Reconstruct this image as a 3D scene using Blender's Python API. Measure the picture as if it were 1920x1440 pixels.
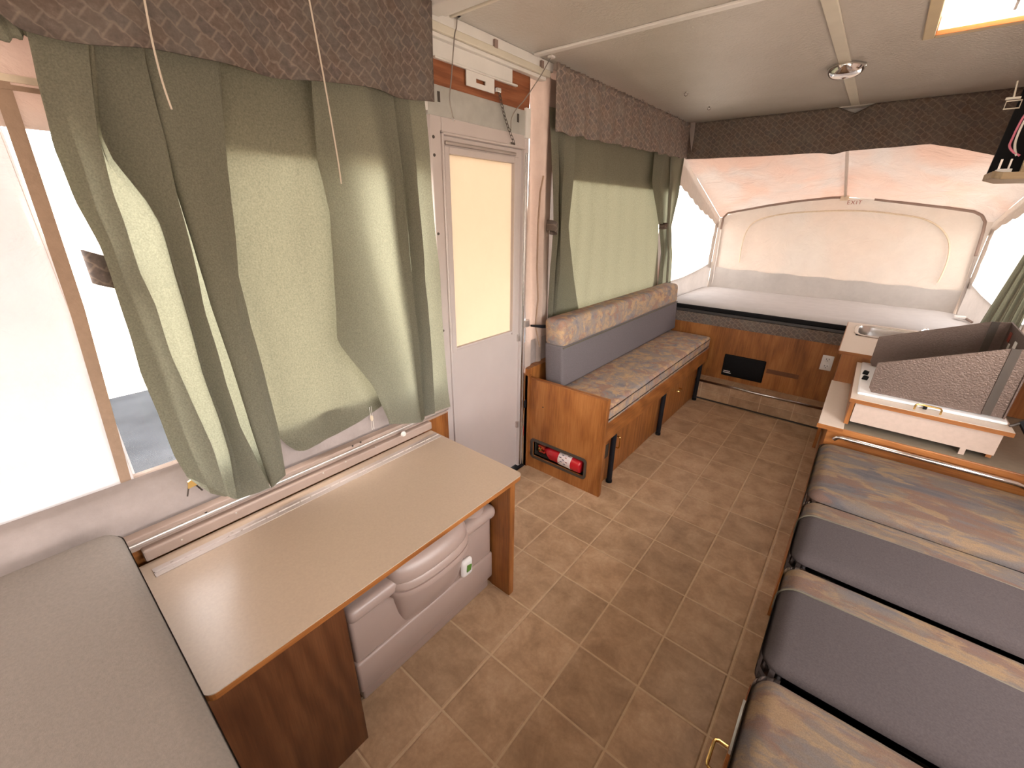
import bpy, bmesh, math, random
from mathutils import Vector, Matrix, noise
random.seed(7)
for o in list(bpy.data.objects): bpy.data.objects.remove(o)
SC = bpy.context.scene
COL = SC.collection

# ------------------------------------------------------------------ camera
CAM = Vector((0.0, 0.0, 1.465)); FPX = 790.11
RW = ((0.77314274, 0.6341095, 0.01246817),       # right
      (0.24863606, -0.28494913, -0.92573436),    # down
      (-0.58346415, 0.71882483, -0.37796884))    # forward
RIGHT, DOWN, FWD = Vector(RW[0]), Vector(RW[1]), Vector(RW[2])
cam_d = bpy.data.cameras.new('camera'); cam = bpy.data.objects.new('camera', cam_d); COL.objects.link(cam)
m = Matrix((RIGHT, -DOWN, -FWD)).transposed().to_4x4(); m.translation = CAM
cam.matrix_world = m
cam_d.sensor_width = 36; cam_d.lens = FPX / 1920 * 36; cam_d.clip_start = 0.02; cam_d.clip_end = 500
SC.camera = cam

# ------------------------------------------------------------------ sky, sun, exposure
W = bpy.data.worlds.new('sky'); SC.world = W; W.use_nodes = True
wn = W.node_tree.nodes; wl = W.node_tree.links; wn.clear()
wo = wn.new('ShaderNodeOutputWorld'); wb = wn.new('ShaderNodeBackground'); ws = wn.new('ShaderNodeTexSky')
ws.sky_type = 'NISHITA'; ws.sun_disc = False; ws.sun_elevation = math.radians(60); ws.sun_rotation = math.radians(180)
ws.dust_density = 1.5; ws.air_density = 0.8; ws.ozone_density = 0.6
wb.inputs['Strength'].default_value = 0.80
wh = wn.new('ShaderNodeHueSaturation'); wh.inputs['Saturation'].default_value = 0.22      # hazy pale sky
wm = wn.new('ShaderNodeMix'); wm.data_type = 'RGBA'; wm.blend_type = 'MULTIPLY'; wm.inputs[0].default_value = 1.0; wm.inputs[7].default_value = (1.0, 0.91, 0.82, 1)
wl.new(ws.outputs[0], wh.inputs['Color']); wl.new(wh.outputs[0], wm.inputs[6]); wl.new(wm.outputs[2], wb.inputs[0]); wl.new(wb.outputs[0], wo.inputs[0])
sun_d = bpy.data.lights.new('sun', 'SUN'); sun = bpy.data.objects.new('sun', sun_d); COL.objects.link(sun)
sun_d.energy = 3.0; sun_d.angle = math.radians(0.6); sun_d.color = (1.0, 0.92, 0.80)
sun.rotation_euler = Vector((0.0, -0.49, 0.87)).to_track_quat('Z', 'Y').to_euler()
VS = SC.view_settings
SC.display_settings.display_device = 'sRGB'
VS.view_transform = 'Standard'; VS.look = 'None'; VS.gamma = 1.0; VS.use_curve_mapping = False
VS.exposure = 2.25

# ------------------------------------------------------------------ pixel helpers (photo 1920x1440)
def ray(x, y): return RIGHT * ((x - 960) / FPX) + DOWN * ((y - 720) / FPX) + FWD
def onx(x, y, X): v = ray(x, y); return CAM + v * ((X - CAM.x) / v.x)
def ony(x, y, Y): v = ray(x, y); return CAM + v * ((Y - CAM.y) / v.y)
def onz(x, y, Z): v = ray(x, y); return CAM + v * ((Z - CAM.z) / v.z)

# ------------------------------------------------------------------ materials
class NT:
    def __init__(s, name):
        s.m = bpy.data.materials.new(name); s.m.use_nodes = True; s.t = s.m.node_tree; s.t.nodes.clear()
        s.out = s.n('ShaderNodeOutputMaterial')
    def n(s, typ, **kw):
        nd = s.t.nodes.new(typ)
        for k, v in kw.items():
            if k.startswith('_'): setattr(nd, k[1:], v)
            else:
                key = int(k[1:]) if k[0] == 'i' and k[1:].isdigit() else k.replace('__', ' ')
                nd.inputs[key].default_value = v
        return nd
    def l(s, a, b): s.t.links.new(a, b)
    def coord(s, scale=(1, 1, 1), rot=(0, 0, 0), loc=(0, 0, 0)):
        tc = s.n('ShaderNodeTexCoord'); mp = s.n('ShaderNodeMapping', Scale=scale, Rotation=rot, Location=loc)
        s.l(tc.outputs['Object'], mp.inputs[0]); return mp.outputs[0]
    def ramp(s, fac, stops):
        r = s.n('ShaderNodeValToRGB'); e = r.color_ramp.elements
        while len(e) > 1: e.remove(e[-1])
        e[0].position = stops[0][0]; e[0].color = (*stops[0][1], 1)
        for p, c in stops[1:]:
            q = e.new(p); q.color = (*c, 1)
        s.l(fac, r.inputs[0]); return r.outputs[0]
    def noise(s, vec, scale, detail=4, rough=.55, dist=0):
        nd = s.n('ShaderNodeTexNoise', Scale=scale, Detail=detail, Roughness=rough, Distortion=dist)
        s.l(vec, nd.inputs['Vector']); return nd.outputs[0]
    def mix(s, fac, a, b, typ='MIX'):
        nd = s.n('ShaderNodeMix'); nd.data_type = 'RGBA'; nd.blend_type = typ
        for sock, v in ((nd.inputs[0], fac), (nd.inputs[6], a), (nd.inputs[7], b)):
            if isinstance(v, (int, float)): sock.default_value = v
            elif isinstance(v, tuple): sock.default_value = (*v, 1)
            else: s.l(v, sock)
        return nd.outputs[2]
    def bump(s, h, strength, dist=.002):
        b = s.n('ShaderNodeBump', Strength=strength, Distance=dist); s.l(h, b.inputs['Height']); return b.outputs[0]
    def bsdf(s, color, rough=.6, metal=0., normal=None, spec=.5, coat=0):
        p = s.n('ShaderNodeBsdfPrincipled', Roughness=rough, Metallic=metal)
        p.inputs['Specular IOR Level'].default_value = spec
        p.inputs['Coat Weight'].default_value = coat
        if isinstance(color, tuple): p.inputs['Base Color'].default_value = (*color, 1)
        else: s.l(color, p.inputs['Base Color'])
        if normal is not None: s.l(normal, p.inputs['Normal'])
        return p
    def done(s, sh): s.l(sh.outputs[0], s.out.inputs[0]); return s.m

def plain(name, color, rough=.6, metal=0., var=.08, vs=12, bump=0, bs=200, spec=.5, coat=0):
    t = NT(name); v = t.coord(); c = color
    if var:
        f = t.noise(v, vs, 5)
        c = t.ramp(f, [(.25, tuple(x * (1 - var) for x in color)), (.75, tuple(min(1, x * (1 + var)) for x in color))])
    nm = t.bump(t.noise(v, bs, 3), bump) if bump else None
    return t.done(t.bsdf(c, rough, metal, nm, spec, coat))

def wood(name, axis, dark, mid, light, rough=.42):
    t = NT(name)
    sc = {'Z': (1, 1, .045), 'Y': (1, .045, 1), 'X': (.045, 1, 1)}[axis]
    v = t.coord(sc); v2 = t.coord(tuple(.35 if a > .5 else .1 for a in sc))
    f1 = t.noise(v, 150, 6, .65, .35); f2 = t.noise(v2, 14, 3, .5, 1.6)
    wv = t.n('ShaderNodeTexWave', Scale=16.0, Distortion=9.0, Detail=3.0, Detail__Scale=1.4); wv.wave_type = 'RINGS'
    t.l(v2, wv.inputs['Vector'])
    g = t.mix(.22, f1, wv.outputs['Color']); g = t.mix(.42, g, f2)
    c = t.ramp(g, [(.33, dark), (.5, mid), (.66, light)])
    return t.done(t.bsdf(c, rough, 0, t.bump(f1, .12, .001), .45))

def cloth(name, color, trans, fac, var=.12, vs=60, bump=.25, bs=500, wrinkle=0, tint=None):
    """woven sheet: diffuse reflection mixed with translucent transmission"""
    t = NT(name); v = t.coord(); f = t.noise(v, vs, 6, .7)
    lo = lambda c: tuple(x * (1 - var) for x in c); hi = lambda c: tuple(min(1, x * (1 + var)) for x in c)
    c1 = t.ramp(f, [(.3, lo(color)), (.7, hi(color))]); c2 = t.ramp(f, [(.3, lo(trans)), (.7, hi(trans))])
    if tint:
        g = t.noise(v, 2.2, 4, .55, .6); k = t.ramp(g, [(.42, (0, 0, 0)), (.62, (1, 1, 1))])
        c2 = t.mix(k, c2, tint)
    nm = t.bump(t.noise(v, bs, 2), bump, .0008)
    if wrinkle:
        b = t.n('ShaderNodeBump', Strength=wrinkle, Distance=.02)
        t.l(t.noise(t.coord((1, 1, 1), (.4, .3, .5)), 5, 5, .6, 1.5), b.inputs['Height']); t.l(nm, b.inputs['Normal']); nm = b.outputs[0]
    d = t.n('ShaderNodeBsdfDiffuse', Roughness=.8); tr = t.n('ShaderNodeBsdfTranslucent')
    t.l(c1, d.inputs[0]); t.l(c2, tr.inputs[0]); t.l(nm, d.inputs['Normal']); t.l(nm, tr.inputs['Normal'])
    mx = t.n('ShaderNodeMixShader', i0=fac); t.l(d.outputs[0], mx.inputs[1]); t.l(tr.outputs[0], mx.inputs[2])
    return t.done(mx)

def upholstery(name, sc=(3.2, 9, 9), seed=0., gain=1.):
    """painterly tapestry of grey blue, taupe, rose and sand patches"""
    t = NT(name); v = t.coord(sc, loc=(seed, seed * .7, seed * .3))
    f = t.noise(v, 1.1, 5, .6, .5); k = t.coord(sc, loc=(seed + 7, 3, seed)); g = t.noise(k, 1.0, 4, .6, .6); h = t.noise(t.coord(sc, loc=(2, seed + 9, 5)), 1.5, 4, .6, .4)
    c = t.ramp(f, [(.34, (.135, .122, .128)), (.44, (.185, .158, .146)), (.52, (.215, .165, .128)), (.58, (.30, .205, .13)), (.66, (.19, .16, .15))])
    c = t.mix(t.ramp(g, [(.50, (0, 0, 0)), (.58, (.8, .8, .8))]), c, (.215, .125, .092))
    c = t.mix(t.ramp(h, [(.54, (0, 0, 0)), (.60, (.75, .75, .75))]), c, (.34, .225, .125))
    f3 = t.noise(t.coord(tuple(x * 3 for x in sc), loc=(seed + 4, 1, 2)), 1.6, 4, .7, 1.0)
    c = t.mix(t.ramp(f3, [(.50, (0, 0, 0)), (.7, (.55, .55, .55))]), c, (.165, .15, .148))
    c = t.mix(1.0, c, (gain, gain, gain), 'MULTIPLY')
    f2 = t.noise(t.coord(), 420, 2); c = t.mix(.35, c, t.ramp(f2, [(.3, (.55, .55, .55)), (.7, (1.25, 1.25, 1.25))]), 'MULTIPLY')
    return t.done(t.bsdf(c, .9, 0, t.bump(f2, .3, .001), .2))

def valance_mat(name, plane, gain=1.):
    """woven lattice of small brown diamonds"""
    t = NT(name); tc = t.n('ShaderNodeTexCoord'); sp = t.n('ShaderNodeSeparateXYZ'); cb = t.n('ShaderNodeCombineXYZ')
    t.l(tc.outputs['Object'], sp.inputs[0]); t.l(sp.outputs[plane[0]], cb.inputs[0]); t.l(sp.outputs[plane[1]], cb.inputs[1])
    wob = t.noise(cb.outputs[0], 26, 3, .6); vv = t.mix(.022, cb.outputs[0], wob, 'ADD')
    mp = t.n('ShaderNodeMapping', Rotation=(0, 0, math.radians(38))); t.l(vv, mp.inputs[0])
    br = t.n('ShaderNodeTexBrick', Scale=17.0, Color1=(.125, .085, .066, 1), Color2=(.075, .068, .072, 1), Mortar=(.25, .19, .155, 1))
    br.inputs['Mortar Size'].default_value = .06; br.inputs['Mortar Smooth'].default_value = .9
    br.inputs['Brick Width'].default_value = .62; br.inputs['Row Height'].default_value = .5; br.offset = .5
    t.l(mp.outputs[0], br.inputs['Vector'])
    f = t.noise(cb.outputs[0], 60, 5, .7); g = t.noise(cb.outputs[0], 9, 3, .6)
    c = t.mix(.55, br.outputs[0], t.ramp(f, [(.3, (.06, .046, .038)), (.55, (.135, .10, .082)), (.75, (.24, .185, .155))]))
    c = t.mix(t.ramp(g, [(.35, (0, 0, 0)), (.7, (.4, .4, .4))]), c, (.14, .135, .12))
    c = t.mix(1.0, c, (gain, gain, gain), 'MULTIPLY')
    return t.done(t.bsdf(c, .92, 0, t.bump(f, .35, .0012), .15))

def tile_mat(name, c0, c1, c2):
    t = NT(name); v = t.coord(); oi = t.n('ShaderNodeObjectInfo')
    add = t.n('ShaderNodeVectorMath'); add.operation = 'ADD'; t.l(v, add.inputs[0])
    tc = t.n('ShaderNodeVectorMath'); tc.operation = 'SCALE'; tc.inputs[3].default_value = 1.0
    t.l(oi.outputs['Location'], tc.inputs[0]); t.l(tc.outputs[0], add.inputs[1])
    f = t.noise(add.outputs[0], 9, 6, .68, .4); g = t.noise(add.outputs[0], 70, 4, .7)
    c = t.ramp(f, [(.3, c0), (.5, c1), (.7, c2)])
    c = t.mix(.35, c, t.ramp(g, [(.3, (.7, .68, .66)), (.7, (1.2, 1.2, 1.2))]), 'MULTIPLY')
    h = t.n('ShaderNodeHueSaturation'); t.l(c, h.inputs['Color'])
    mr = t.n('ShaderNodeMapRange', i3=.90, i4=1.08); t.l(oi.outputs['Random'], mr.inputs[0]); t.l(mr.outputs[0], h.inputs['Value'])
    return t.done(t.bsdf(h.outputs[0], .42, 0, t.bump(g, .18, .0008), .4))

def vinyl(name, clear=.992, tint=(1, 1, 1)):
    t = NT(name); tp = t.n('ShaderNodeBsdfTransparent', Color=(*tint, 1)); tr = t.n('ShaderNodeBsdfTranslucent', Color=(.9, .9, .9, 1))
    gl = t.n('ShaderNodeBsdfGlossy', Roughness=.12)
    f = t.noise(t.coord((1, .4, 1)), 8, 4, .6); r = t.ramp(f, [(.35, ((1 - clear) * .6,) * 3), (.7, ((1 - clear) * 1.4,) * 3)])
    a = t.n('ShaderNodeMixShader'); t.l(r, a.inputs[0]); t.l(tp.outputs[0], a.inputs[1]); t.l(tr.outputs[0], a.inputs[2])
    b = t.n('ShaderNodeMixShader', i0=.04); t.l(a.outputs[0], b.inputs[1]); t.l(gl.outputs[0], b.inputs[2])
    return t.done(b)

OAK = ((.155, .050, .012), (.285, .102, .024), (.395, .160, .045))
M = {}
M['oakZ'] = wood('oak_vertical', 'Z', *OAK); M['oakX'] = wood('oak_across', 'X', *OAK); M['oakY'] = wood('oak_along', 'Y', *OAK)
M['shaded_oak'] = wood('shaded_oak', 'Z', (.055, .018, .0065), (.095, .033, .012), (.14, .054, .02))  # same oak with the shade below the counter top put into its colours
M['board'] = wood('red_board', 'Y', (.13, .035, .012), (.22, .07, .025), (.30, .11, .045), .6)
M['pale_wood'] = wood('pale_wood', 'X', (.26, .18, .10), (.36, .26, .15), (.44, .33, .2), .6)
M['laminate'] = plain('beige_laminate', (.45, .345, .26), .30, var=.05, vs=150, spec=.5)
M['counter'] = plain('cream_laminate', (.62, .53, .45), .35, var=.04, vs=150)
M['low_counter'] = plain('grey_brown_laminate', (.23, .19, .14), .5, var=.1, vs=40)
M['stove_panel'] = plain('pinkish_panel', (.47, .37, .31), .5, var=.06, vs=60)
M['tile'] = tile_mat('floor_tile', (.32, .205, .120), (.44, .295, .180), (.54, .38, .245))
M['grout'] = plain('grout', (.56, .41, .26), .55, var=.1, vs=40)
M['grey_sofa'] = plain('grey_sofa_fabric', (.145, .128, .134), .92, var=.16, vs=260, bump=.3, bs=600, spec=.15)
M['grey_fab'] = plain('grey_fabric', (.064, .053, .053), .92, var=.16, vs=260, bump=.3, bs=600, spec=.15)
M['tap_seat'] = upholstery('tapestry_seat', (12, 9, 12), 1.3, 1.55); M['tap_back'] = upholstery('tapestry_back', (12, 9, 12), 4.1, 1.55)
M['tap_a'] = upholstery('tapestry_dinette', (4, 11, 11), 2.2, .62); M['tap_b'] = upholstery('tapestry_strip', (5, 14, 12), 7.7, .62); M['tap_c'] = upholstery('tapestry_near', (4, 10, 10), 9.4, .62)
M['piping'] = plain('piping', (.11, .095, .068), .8, var=.1)
M['near_matt'] = plain('grey_mattress', (.225, .192, .165), .95, var=.10, vs=180, bump=.35, bs=420, spec=.1)
M['bed_matt'] = plain('pale_mattress', (.47, .45, .44), .7, var=.05, vs=14, bump=.15, bs=30)
M['black'] = plain('black_plastic', (.008, .008, .009), .6, var=0, spec=.12)
M['band_dark'] = plain('dark_edge', (.045, .042, .042), .4, var=.1)
M['black_metal'] = plain('black_metal', (.009, .010, .014), .45, var=0, spec=.25)
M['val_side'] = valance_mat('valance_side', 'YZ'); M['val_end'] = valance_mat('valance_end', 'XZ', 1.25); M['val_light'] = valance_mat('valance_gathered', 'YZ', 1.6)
M['curtain'] = cloth('green_curtain', (.19, .182, .140), (.40, .405, .285), .21, var=.24, vs=260, bump=.4, bs=320)
M['curtain_lined'] = cloth('lined_green_curtain', (.19, .182, .136), (.28, .272, .18), .14, var=.26, vs=200, bump=.5, bs=260)
M['canvas'] = cloth('tent_canvas', (.50, .43, .39), (.60, .52, .47), .056, var=.05, vs=8, wrinkle=.9, tint=(.68, .40, .30))
M['canvas_end'] = cloth('tent_end_canvas', (.52, .46, .41), (.52, .46, .41), .07, var=.05, vs=8, wrinkle=.7, tint=(.58, .44, .36))
M['canvas_door'] = cloth('pink_canvas', (.42, .345, .305), (.52, .35, .27), .10, var=.08, vs=6, wrinkle=.4)
M['canvas_near'] = cloth('near_tent_canvas', (.46, .40, .36), (.5, .42, .36), .09, var=.05, vs=8, wrinkle=.35)
M['skirt_pale'] = cloth('pale_skirt', (.52, .485, .455), (.4, .37, .36), .10, var=.08, vs=7, wrinkle=.3)
M['skirt'] = cloth('canvas_skirt', (.30, .25, .232), (.35, .31, .30), .06, var=.12, vs=7, wrinkle=.3)
M['white_sheet'] = cloth('white_vinyl_sheet', (.60, .585, .58), (.72, .77, .86), .055, var=.04, vs=7, wrinkle=.55)
M['webbing'] = plain('tan_webbing', (.30, .205, .145), .9, var=.1, vs=60, bump=.3)
M['seam'] = plain('cream_seam', (.62, .52, .40), .9, var=.1, vs=60)
M['binding'] = plain('brown_binding', (.25, .18, .15), .8, var=.1)
M['vinyl'] = vinyl('clear_vinyl'); M['screen'] = vinyl('window_screen', .96, (.42, .42, .42))
M['door_white'] = plain('door_paint', (.47, .415, .395), .4, var=.04, vs=6)
M['door_pane'] = cloth('amber_pane', (.50, .40, .29), (.80, .63, .44), .086, var=.03, vs=5, bump=0)
M['galv'] = plain('galvanised', (.50, .50, .47), .38, .55, var=.12, vs=16)
M['alu'] = plain('aluminium', (.55, .50, .47), .34, .75, var=.06)
M['rail_pink'] = plain('painted_rail', (.36, .27, .225), .55, 0, var=.08)
M['hinge_pale'] = plain('hinge_metal', (.48, .41, .375), .5, .0, var=.04)
M['cream_metal'] = plain('cream_metal', (.60, .56, .47), .45, .1, var=.06)
M['white_metal'] = plain('white_metal', (.66, .64, .61), .4, .05, var=.05)
M['chrome'] = plain('chrome', (.78, .77, .76), .12, 1, var=0)
M['steel'] = plain('steel', (.55, .54, .53), .25, 1, var=.05)
M['brass'] = plain('brass', (.72, .50, .18), .2, 1, var=0)
M['stove_metal'] = plain('hammered_brown', (.135, .095, .079), .36, .5, var=.12, vs=90, bump=.8, bs=190)
M['stove_dark'] = plain('brown_hinge', (.065, .050, .040), .5, .2, var=.1)
M['stove_white'] = plain('white_enamel', (.78, .78, .79), .2, var=0)
M['toilet'] = plain('cream_plastic', (.38, .285, .245), .32, var=.03)
M['white'] = plain('white_plastic', (.72, .69, .66), .4, var=0)
M['green_gem'] = plain('green_button', (.08, .20, .03), .2, var=0)
M['red'] = plain('extinguisher_red', (.42, .012, .018), .22, var=0)
M['red_cap'] = plain('valve_red', (.55, .06, .03), .35, var=0)
M['label'] = plain('label_paper', (.66, .58, .56), .5, var=.15, vs=60)
M['ink'] = plain('ink', (.05, .05, .09), .6, var=0); M['ink_red'] = plain('red_ink', (.22, .035, .022), .6, var=0)
M['wire_pink'] = plain('pink_wire', (.62, .16, .24), .4, var=0); M['wire_white'] = plain('white_wire', (.7, .66, .6), .4, var=0)
M['cord'] = plain('cord', (.52, .44, .36), .8, var=0)
M['grey_wire'] = plain('grey_cable', (.27, .24, .21), .4, .4, var=0)
M['dark_void'] = plain('dark_recess', (.05, .04, .032), .7, var=.1)
M['vent_frame'] = plain('vent_plastic', (.55, .45, .28), .5, var=.08)
M['dome'] = cloth('vent_dome', (.8, .78, .74), (.95, .93, .9), .8, var=.02, bump=0)
M['vent_white'] = plain('vent_white', (.85, .82, .76), .5, var=0)
M['amber'] = cloth('amber_glow', (.55, .28, .12), (.8, .36, .12), .6, var=.03, bump=0)  # orange glow of daylight in the vent shaft, painted in as colour
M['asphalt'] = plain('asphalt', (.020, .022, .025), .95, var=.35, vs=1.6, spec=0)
M['concrete'] = plain('concrete', (.52, .46, .39), .9, var=.12, vs=.6)
M['shell'] = plain('camper_shell', (.6, .58, .55), .5, var=.03)
def ceil_mat():
    t = NT('ceiling_panel'); v = t.coord(); f = t.noise(v, 75, 3, .6); g = t.noise(v, 3, 3)
    c = t.ramp(g, [(.3, (.43, .395, .35)), (.7, (.49, .455, .41))])
    return t.done(t.bsdf(c, .33, 0, t.bump(f, .8, .004), .55))
M['ceiling'] = ceil_mat()

# ------------------------------------------------------------------ mesh builder
class MB:
    def __init__(s): s.v = []; s.f = []
    def add(s, vs, fs):
        b = len(s.v); s.v += [tuple(p) for p in vs]; s.f += [tuple(b + i for i in f) for f in fs]; return s
    def box(s, x0, x1, y0, y1, z0, z1):
        x0, x1 = min(x0, x1), max(x0, x1); y0, y1 = min(y0, y1), max(y0, y1); z0, z1 = min(z0, z1), max(z0, z1)
        return s.add([(x0, y0, z0), (x1, y0, z0), (x1, y1, z0), (x0, y1, z0), (x0, y0, z1), (x1, y0, z1), (x1, y1, z1), (x0, y1, z1)],
                     [(0, 3, 2, 1), (4, 5, 6, 7), (0, 1, 5, 4), (1, 2, 6, 5), (2, 3, 7, 6), (3, 0, 4, 7)])
    def rbox(s, x0, x1, y0, y1, z0, z1, r=.01, seg=3, bulge=0.):
        bm = bmesh.new(); bmesh.ops.create_cube(bm, size=1)
        for v in bm.verts: v.co = Vector(((x0 + x1) / 2 + v.co.x * (x1 - x0), (y0 + y1) / 2 + v.co.y * (y1 - y0), (z0 + z1) / 2 + v.co.z * (z1 - z0)))
        if bulge:
            bmesh.ops.subdivide_edges(bm, edges=bm.edges[:], cuts=5, use_grid_fill=True)
            c = Vector(((x0 + x1) / 2, (y0 + y1) / 2, (z0 + z1) / 2)); h = Vector(((x1 - x0) / 2, (y1 - y0) / 2, (z1 - z0) / 2))
            sharp = [e for e in bm.edges if len(e.link_faces) == 2 and e.calc_face_angle(0) > .5]
            bmesh.ops.bevel(bm, geom=sharp, offset=r, segments=seg, affect='EDGES', profile=.5)
            for v in bm.verts:
                q = Vector(((v.co.x - c.x) / h.x, (v.co.y - c.y) / h.y, (v.co.z - c.z) / h.z))
                v.co.z += bulge * max(0, q.z) * (1 - q.x * q.x) * (1 - q.y * q.y)
        else: bmesh.ops.bevel(bm, geom=bm.edges[:], offset=r, segments=seg, affect='EDGES', profile=.5)
        bm.verts.index_update()
        s.add([v.co[:] for v in bm.verts], [[v.index for v in f.verts] for f in bm.faces]); bm.free(); return s
    def tube(s, pts, r, n=8, closed=False):
        pts = [Vector(p) for p in pts]; N = len(pts); rs = r if isinstance(r, (list, tuple)) else [r] * N
        vs = []; up = None
        for i, p in enumerate(pts):
            a = pts[(i - 1) % N] if closed or i else p; b = pts[(i + 1) % N] if closed or i < N - 1 else p
            t = (b - a).normalized()
            if up is None:
                up = t.orthogonal().normalized()
            up = (up - t * up.dot(t)); up = up.normalized() if up.length > 1e-6 else t.orthogonal().normalized()
            w = t.cross(up)
            vs += [p + (up * math.cos(2 * math.pi * k / n) + w * math.sin(2 * math.pi * k / n)) * rs[i] for k in range(n)]
        fs = []
        for i in range(N if closed else N - 1):
            j = (i + 1) % N
            fs += [(i * n + k, i * n + (k + 1) % n, j * n + (k + 1) % n, j * n + k) for k in range(n)]
        if not closed: fs += [tuple(range(n - 1, -1, -1)), tuple((N - 1) * n + k for k in range(n))]
        return s.add(vs, fs)
    def cyl(s, a, b, r, n=16): return s.tube([a, b], r, n)
    def lathe(s, base, axis, prof, n=20):
        """prof: (radius, distance along axis)"""
        axis = Vector(axis).normalized(); u = axis.orthogonal().normalized(); w = axis.cross(u); base = Vector(base); vs = []
        for r, h in prof: vs += [base + axis * h + (u * math.cos(2 * math.pi * k / n) + w * math.sin(2 * math.pi * k / n)) * max(r, 1e-4) for k in range(n)]
        fs = [(i * n + k, i * n + (k + 1) % n, (i + 1) * n + (k + 1) % n, (i + 1) * n + k) for i in range(len(prof) - 1) for k in range(n)]
        fs += [tuple(range(n - 1, -1, -1)), tuple((len(prof) - 1) * n + k for k in range(n))]
        return s.add(vs, fs)
    def grid(s, fn, nu, nv):
        vs = [fn(i / nu, j / nv) for j in range(nv + 1) for i in range(nu + 1)]
        return s.add(vs, [(j * (nu + 1) + i, j * (nu + 1) + i + 1, (j + 1) * (nu + 1) + i + 1, (j + 1) * (nu + 1) + i) for j in range(nv) for i in range(nu)])
    def prism(s, poly, d):
        """poly: list of 3d points (planar), extruded by vector d"""
        n = len(poly); d = Vector(d); a = [Vector(p) for p in poly]
        return s.add(a + [p + d for p in a], [tuple(range(n - 1, -1, -1)), tuple(range(n, 2 * n))] + [(i, (i + 1) % n, n + (i + 1) % n, n + i) for i in range(n)])
    def build(s, name, mat, parent=None, smooth=False, bevel=0, seg=2, origin=None):
        me = bpy.data.meshes.new(name); vs = s.v
        if parent is None:
            xs = [p[0] for p in vs]; ys = [p[1] for p in vs]; zs = [p[2] for p in vs]
            o0 = Vector(origin or ((min(xs) + max(xs)) / 2, (min(ys) + max(ys)) / 2, min(zs)))
            vs = [(p[0] - o0.x, p[1] - o0.y, p[2] - o0.z) for p in vs]
        me.from_pydata(vs, [], s.f)
        bm = bmesh.new(); bm.from_mesh(me)
        bmesh.ops.recalc_face_normals(bm, faces=bm.faces[:])
        if bevel:
            sharp = [e for e in bm.edges if len(e.link_faces) == 2 and e.calc_face_angle(0) > .6]
            bmesh.ops.bevel(bm, geom=sharp, offset=bevel, segments=seg, affect='EDGES', profile=.5)
        bm.to_mesh(me); bm.free()
        if smooth: me.shade_smooth() if smooth is True else me.set_sharp_from_angle(angle=smooth)
        me.materials.append(M[mat] if isinstance(mat, str) else mat)
        o = bpy.data.objects.new(name, me); COL.objects.link(o)
        if parent is not None:
            o.parent = parent; o.location = -Vector(parent.get('_w', (0, 0, 0)))
        else: o.location = o0; o['_w'] = tuple(o0)
        return o
SM = math.radians(40)
def sm(me_o): 
    me = me_o.data; me.shade_smooth(); me.set_sharp_from_angle(angle=SM); return me_o
def tag(o, label, cat=None, group=None, kind=None):
    o['label'] = label
    if cat: o['category'] = cat
    if group: o['group'] = group
    if kind: o['kind'] = kind
    return o
def thing(name, loc, label, cat, group=None, kind=None):
    o = bpy.data.objects.new(name, None); COL.objects.link(o); o.location = loc; o['_w'] = tuple(loc); o.empty_display_size = .05
    return tag(o, label, cat, group, kind)
def lerp(a, b, t): return a + (b - a) * t
def poly_at(pts, t):
    """point on polyline at parameter t by row (second coordinate)"""
    y = lerp(pts[0][1], pts[-1][1], t)
    for a, b in zip(pts, pts[1:]):
        if a[1] <= y <= b[1] + 1e-9:
            k = (y - a[1]) / max(1e-9, b[1] - a[1]); return (lerp(a[0], b[0], k), y)
    return pts[-1]
def catmull(P, k):
    out = []; n = len(P)
    for i in range(n - 1):
        p0, p1, p2, p3 = P[max(0, i - 1)], P[i], P[i + 1], P[min(n - 1, i + 2)]
        for j in range(k):
            t = j / k
            out.append(.5 * ((2 * p1) + (p2 - p0) * t + (2 * p0 - 5 * p1 + 4 * p2 - p3) * t * t + (3 * p1 - p0 - 3 * p2 + p3) * t ** 3))
    out.append(P[-1]); return out

# ================================================================== SETTING
# camper: centre line x=-0.30, box wall inner faces x=-1.345 / 0.75, ceiling z=2.10, end of box y=3.75
XL, XR, ZC, YE = -1.345, 0.75, 2.10, 3.75
TX0, TDX, TY0, TDY = -0.0205, 0.2252, 0.760, 0.2338

floor = thing('floor', (-.65, 1.8, 0), 'brown tile patterned vinyl camper floor with pale joints', 'floor', kind='structure')
MB().box(-1.40, .80, -.10, YE, -.05, -.0018).build('floor_base', 'grout', floor)
tile_cache = {}
def add_tile(x0, x1, y0, y1, parent):
    g = .0032; x0 += g; x1 -= g; y0 += g; y1 -= g
    w, d = round(x1 - x0, 4), round(y1 - y0, 4)
    if w < .01 or d < .01: return
    if (w, d) not in tile_cache:
        e = .0045
        me = bpy.data.meshes.new('tile'); a, b = w / 2, d / 2
        me.from_pydata([(-a, -b, -.0018), (a, -b, -.0018), (a, b, -.0018), (-a, b, -.0018), (-a + e, -b + e, 0), (a - e, -b + e, 0), (a - e, b - e, 0), (-a + e, b - e, 0)], [],
                       [(4, 5, 6, 7), (0, 1, 5, 4), (1, 2, 6, 5), (2, 3, 7, 6), (3, 0, 4, 7)])
        me.materials.append(M['tile']); tile_cache[(w, d)] = me
    o = bpy.data.objects.new('tile', tile_cache[(w, d)]); COL.objects.link(o); o.parent = parent
    o.location = Vector(((x0 + x1) / 2, (y0 + y1) / 2, 0)) - Vector(parent['_w'])
fx0, fx1, fy0, fy1 = -1.36, .10, .0, 3.595
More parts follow.
